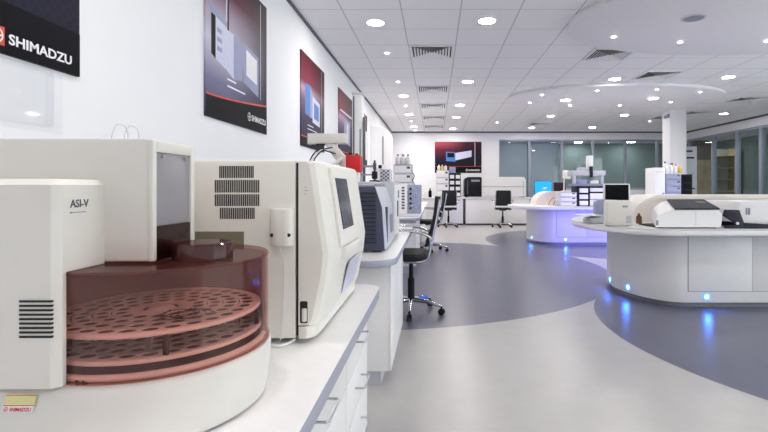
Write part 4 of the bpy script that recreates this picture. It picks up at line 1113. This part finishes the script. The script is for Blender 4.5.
m = MB(); m.prism([(2.535, ZI+.11), (2.55, ZI+.165), (2.665, ZI+.163), (2.71, ZI+.04), (2.71, ZI), (2.55, ZI), (2.55, ZI+.02), (2.63, ZI+.03), (2.62, ZI+.06)], 'y', 4.18, 4.22, 'lid', .004); m.box(2.70, 3.7, 4.18, 4.75, ZI, ZI+.036, 'lid', .004); obj('sled', m, t, 30, 'dark grey sled and bracket')
m = MB(); m.lathe([(.0, -.012), (.012, -.008), (.014, 0)], (2.645, 4.18, ZI+.045), 'printwhite', 16, 'y'); obj('knob', m, t, 40, 'white knob')

# ---- things on the far island
def screen(label, x0, x1, y, z0, z1, key, slabel):
    t = thing('monitor', label, 'monitor', ((x0+x1)/2, y, ZI))
    obj('case', MB().box(x0, x1, y, y+.035, z0, z1, 'dkgrey', .006), t)
    obj('screen', MB().box(x0+.012, x1-.012, y-.002, y+.004, z0+.015, z1-.012, key), t, 0, slabel)
    xm = (x0+x1)/2
    obj('neck', MB().box(xm-.03, xm+.03, y+.035, y+.06, ZI+.014, z0+.1, 'dkgrey', .004), t); obj('stand', MB().box(xm-.12, xm+.12, y-.06, y+.13, ZI, ZI+.014, 'dkgrey', .004), t)
    return t
bs = screen('monitor with a lit blue screen at the left end of the far island', 2.16, 2.55, 10.42, .95, 1.245, 'bluescreen', 'lit blue screen')
m = MB(); m.box(2.36, 2.44, 10.4172, 10.4185, 1.09, 1.105, 'printwhite'); m.box(2.33, 2.41, 10.4172, 10.4185, 1.065, 1.078, 'printwhite'); obj('window_mark', m, bs.children[1], 0)
screen('dark plum monitor right of the blue screen on the far island', 2.58, 2.85, 10.42, .95, 1.215, 'plum_screen', 'dark plum screen')
t = thing('gooseneck_lamp', 'cream boxy lamp head on a bent pole above the far island shelf', 'lamp', (2.70, 9.95, 1.02))
obj('pole', MB().tube([(2.68, 9.95, 1.02), (2.68, 9.95, 1.25), (2.70, 9.93, 1.31)], .014, 'cream', 10), t)
obj('head', MB().prism([(2.655, 1.29), (2.80, 1.275), (2.80, 1.44), (2.655, 1.46)], 'y', 9.86, 9.98, 'cream_lt', .008), t)
obj('foot', MB().lathe([(.06, 0), (.06, .012), (.016, .02), (0, .02)], (2.68, 9.95, 1.02), 'cream', 20), t)
t = thing('sample_tubes', 'tangle of pinkish sample tubing over the far island shelf end', 'tubing', (2.45, 9.6, ZI))
m = MB(); random.seed(11)
for k in range(7):
    x_ = 2.28+.05*k
    m.tube(spline([(x_, 9.62, ZI+.004), (x_+.03, 9.6, ZI+.09), (x_+.10, 9.58, ZI+.15-.03*(k % 3)), (x_+.16, 9.6, ZI+.08), (x_+.18, 9.62, ZI+.004)], 6), .007, ('redlabel', 'printwhite', 'dkgrey')[k % 3], 6)
obj('tubing', m, t)
module_stack('pale low box stack left of the black shelf unit on the far island', (2.535, 9.3, ZI), .32, .4, (.09, .09, .09), 'ltgrey', doors='white')
t = thing('module_rack', 'black rack of white modules carrying the frame instrument, far island', 'rack', (3.0, 9.3, ZI))
m = MB(); m.box(2.705, 3.28, 9.12, 9.5, ZI, ZI+.385, 'black', .004); obj('frame', m, t)
for k in range(3):
    m = MB(); m.box(2.75, 2.905, 9.08, 9.14, ZI+.02+k*.12, ZI+.105+k*.12, 'white', .004); obj('module', m, t)
for z0, z1 in ((.0, .13), (.132, .25), (.27, .35)):
    m = MB(); m.box(2.95, 3.27, 9.08, 9.14, ZI+.01+z0, ZI+z1, 'white', .004); obj('module', m, t)
t = thing('spray_spectrometer', 'grey frame instrument with central white pillar on the black shelf unit', 'laboratory instrument', (2.95, 9.3, ZI+.385))
zb = ZI+.385
m = MB(); m.box(2.64, 3.24, 9.15, 9.48, zb, zb+.05, 'midgrey', .006); obj('base', m, t)
m = MB()
for xx in (2.64, 3.17): m.box(xx, xx+.06, 9.15, 9.22, zb+.05, zb+.24, 'ltgrey', .005)
obj('post', m, t)
m = MB(); m.box(2.62, 3.26, 9.13, 9.48, zb+.2, zb+.30, 'ltgrey', .008); m.box(2.78, 2.88, 9.14, 9.4, zb+.30, zb+.36, 'ltgrey', .006); obj('head', m, t)
m = MB(); m.box(2.72, 2.92, 9.18, 9.42, zb+.05, zb+.13, 'bluegrey', .005); m.box(2.98, 3.14, 9.18, 9.42, zb+.05, zb+.11, 'white', .005); obj('sample_stage', m, t)
m = MB(); m.box(2.93, 3.03, 9.16, 9.3, zb+.30, zb+.59, 'white', .008); obj('pillar', m, t)
m = MB(); m.box(2.95, 3.01, 9.11, 9.16, zb+.17, zb+.38, 'slot', .006); obj('burner', m, t)
t = thing('white_tower_unit', 'plain white upright box left of the blue grey stack on the far island', 'laboratory instrument', (4.33, 9.4, ZI))
obj('case', MB().box(4.22, 4.43, 9.2, 9.6, ZI, 1.485, 'white', .006), t)
m = MB(); m.box(4.37, 4.41, 9.196, 9.202, .95, 1.0, 'midgrey'); m.box(4.25, 4.40, 9.196, 9.202, 1.40, 1.405, 'midgrey'); obj('marking', m, t, 0)
module_stack('blue grey stacked modules with bottles on top on the far island', (4.59, 9.4, ZI), .29, .42, (.13, .13, .12, .13, .12), 'bluegrey', doors='bluegrey')
t = thing('black_column_oven', 'black upright box right of the blue grey stack on the far island', 'laboratory instrument', (4.86, 9.4, ZI))
obj('case', MB().box(4.765, 4.955, 9.2, 9.6, ZI, 1.355, 'black', .006), t)
m = MB()
for k in range(4): m.box(4.785, 4.935, 9.192, 9.202, .80+.135*k, .91+.135*k, 'print_dk', .003)
obj('door', m, t)
zt = ZI+.63
t = thing('bottle_tray', 'white tray of bottles on the blue grey stack, before the pier', 'tray', (4.6, 9.4, zt))
m = MB(); m.box(4.44, 4.83, 9.2, 9.6, zt, zt+.008, 'printwhite')
obj('tray', m, t, 0)
for k, (xx, yy, b, c_, hh, l) in enumerate(((4.50, 9.28, 'bottle', 'printwhite', .17, 'white bottle at the left front of the tray on the blue grey stack'), (4.585, 9.29, 'bottle', 'capblue', .19, 'white bottle with blue cap in the middle of the tray on the blue grey stack'),
        (4.67, 9.28, 'bottle', 'redlabel', .17, 'white bottle with red cap in the tray on the blue grey stack'), (4.76, 9.29, 'amber', 'printwhite', .16, 'amber bottle at the right end of the tray on the blue grey stack'), (4.55, 9.46, 'bottle', 'capblue', .23, 'tallest blue capped bottle at the back of the tray on the blue grey stack'), (4.70, 9.47, 'amber', 'capblue', .2, 'amber bottle with blue cap at the back of the tray on the blue grey stack'))):
    bottle(l, 'bottles on the islands', (xx, yy, zt+.008), .038, hh, b, c_)
# tall white cabinet right of the pier
t = thing('tall_cabinet', 'tall slim white cabinet with dark slots standing just right of the pier', 'cabinet', (6.06, 11.6, 0))
obj('case', MB().box(5.97, 6.25, 11.4, 11.8, 0, 2.08, 'bluegrey' if False else 'ltgrey', .008), t)
for a, b, c_, d in ((5.99, 6.14, 1.95, 1.99), (6.0, 6.18, 1.79, 1.83), (5.99, 6.2, 1.06, 1.09)): obj('slot', MB().box(a, b, 11.394, 11.402, c_, d, 'slot'), t, 0)
m = MB(); m.box(5.98, 6.24, 11.397, 11.402, 1.42, 1.424, 'midgrey'); obj('seam', m, t, 0)

# ---- furniture seen through the glass
t = thing('wood_cupboard', 'pale wooden cupboard seen through the right glass, just right of the tall white cabinet', 'cupboard', (9.2, 16.6, 0))
obj('carcass', MB().box(8.9, 9.42, 16.3, 16.8, 0, 2.05, 'wood', .006), t)
obj('door', MB().box(8.91, 9.155, 16.28, 16.3, .08, 2.03, 'wood', .003), t); obj('door', MB().box(9.165, 9.41, 16.28, 16.3, .08, 2.03, 'wood', .003), t)
obj('top_box', MB().box(8.9, 9.42, 16.3, 16.8, 2.05, 2.7, 'woodframe', .006), t)
t = thing('bookcase', 'pale open shelves seen through the right glass partition', 'shelf unit', (10.3, 17.2, 0))
for xx in (9.95, 10.66): obj('side', MB().box(xx, xx+.04, 17.0, 17.4, 0, 2.5, 'wood', .003), t)
obj('back', MB().box(9.99, 10.66, 17.38, 17.4, 0, 2.5, 'curtain'), t)
for k in range(6): obj('shelf', MB().box(9.99, 10.66, 17.0, 17.38, .1+.42*k, .14+.42*k, 'wood', .002), t)
# grey vertical blinds hang behind the first two bays of the back glass
for x0, x1, l in ((2.1, 2.99, 'grey vertical blind behind the leftmost pane of the back glass'), (3.1, 4.02, 'grey vertical blind behind the second pane of the back glass')):
    t = thing('vertical_blind', l, 'blind', ((x0+x1)/2, BY+.25, 0), 'blinds behind the back glass')
    obj('head_rail', MB().box(x0, x1, BY+.21, BY+.29, 2.62, 2.66, 'alu', .004), t)
    m = MB(); n = int((x1-x0)/.062)
    for k in range(n):
        xc = x0+(k+.5)*(x1-x0)/n; a = math.radians(16); dx, dy = .035*math.cos(a), .035*math.sin(a)
        m.prism([(xc-dx, BY+.25-dy), (xc+dx, BY+.25+dy), (xc+dx, BY+.252+dy), (xc-dx, BY+.252-dy)], 'z', .05, 2.62, 'blind')
    obj('slats', m, t, 0)
# lamps of the rooms beyond
fl = thing('panel_lamp', '', 'ceiling light')
obj('frame', MB().box(-.16, .16, -.16, .16, -.012, 0, 'printwhite', .003), fl)
obj('diffuser', MB().raw([(-.14, -.14, -.013), (.14, -.14, -.013), (.14, .14, -.013), (-.14, .14, -.013)], [(3, 2, 1, 0)], 'farlamp'), fl, 0)
L = bpy.data.lights.new('wall_wash', 'SPOT'); L.energy = 22; L.color = (1, .84, .70); L.shadow_soft_size = .03; L.spot_size = math.radians(64); L.spot_blend = .7
lo = bpy.data.objects.new('wall_wash', L); C.objects.link(lo); lo.location = (-.65, 15.0, CEIL-.02); lo.rotation_euler = Vector((0, .22, -1)).to_track_quat('-Z', 'Y').to_euler()
FL = [(2.6, 17.0), (4.6, 17.0), (6.6, 17.0), (5.6, 18.7), (7.6, 18.6), (9.6, 9.5), (9.6, 11.6), (9.6, 13.6), (9.6, 17)]
for i, (x, y) in enumerate(FL):
    o = fl if i == 0 else dup(fl, (x, y, CEIL-.02)); o.location = (x, y, CEIL-.02); o['label'] = 'square ceiling lamp in the room behind the glass partitions'; o['group'] = 'lamps beyond the glass'

# ================================================================== camera, daylight, view
cam = bpy.data.cameras.new('camera'); co = bpy.data.objects.new('camera', cam); C.objects.link(co)
co.location = (0, 0, CAM_Z); co.rotation_euler = (PI/2, 0, 0)
cam.sensor_fit = 'HORIZONTAL'; cam.sensor_width = 36; cam.lens = 36*F/768
cam.shift_x = (384-VPX)/768; cam.shift_y = (VPY-216)/768
cam.clip_start = .05; cam.clip_end = 100
sc = bpy.context.scene; sc.camera = co
w = bpy.data.worlds.new('daylight'); sc.world = w; w.use_nodes = True
bg = w.node_tree.nodes['Background']; bg.inputs[0].default_value = (1.0, .982, .982, 1); bg.inputs[1].default_value = 3.5
sc.view_settings.view_transform = 'Standard'; sc.view_settings.look = 'None'; sc.view_settings.gamma = 1; sc.view_settings.exposure = 0.76
sc.view_settings.use_curve_mapping = False
sc.cycles.use_denoising = True
sc.cycles.max_bounces = 10; sc.cycles.transparent_max_bounces = 24
sc.cycles.sample_clamp_indirect = 8
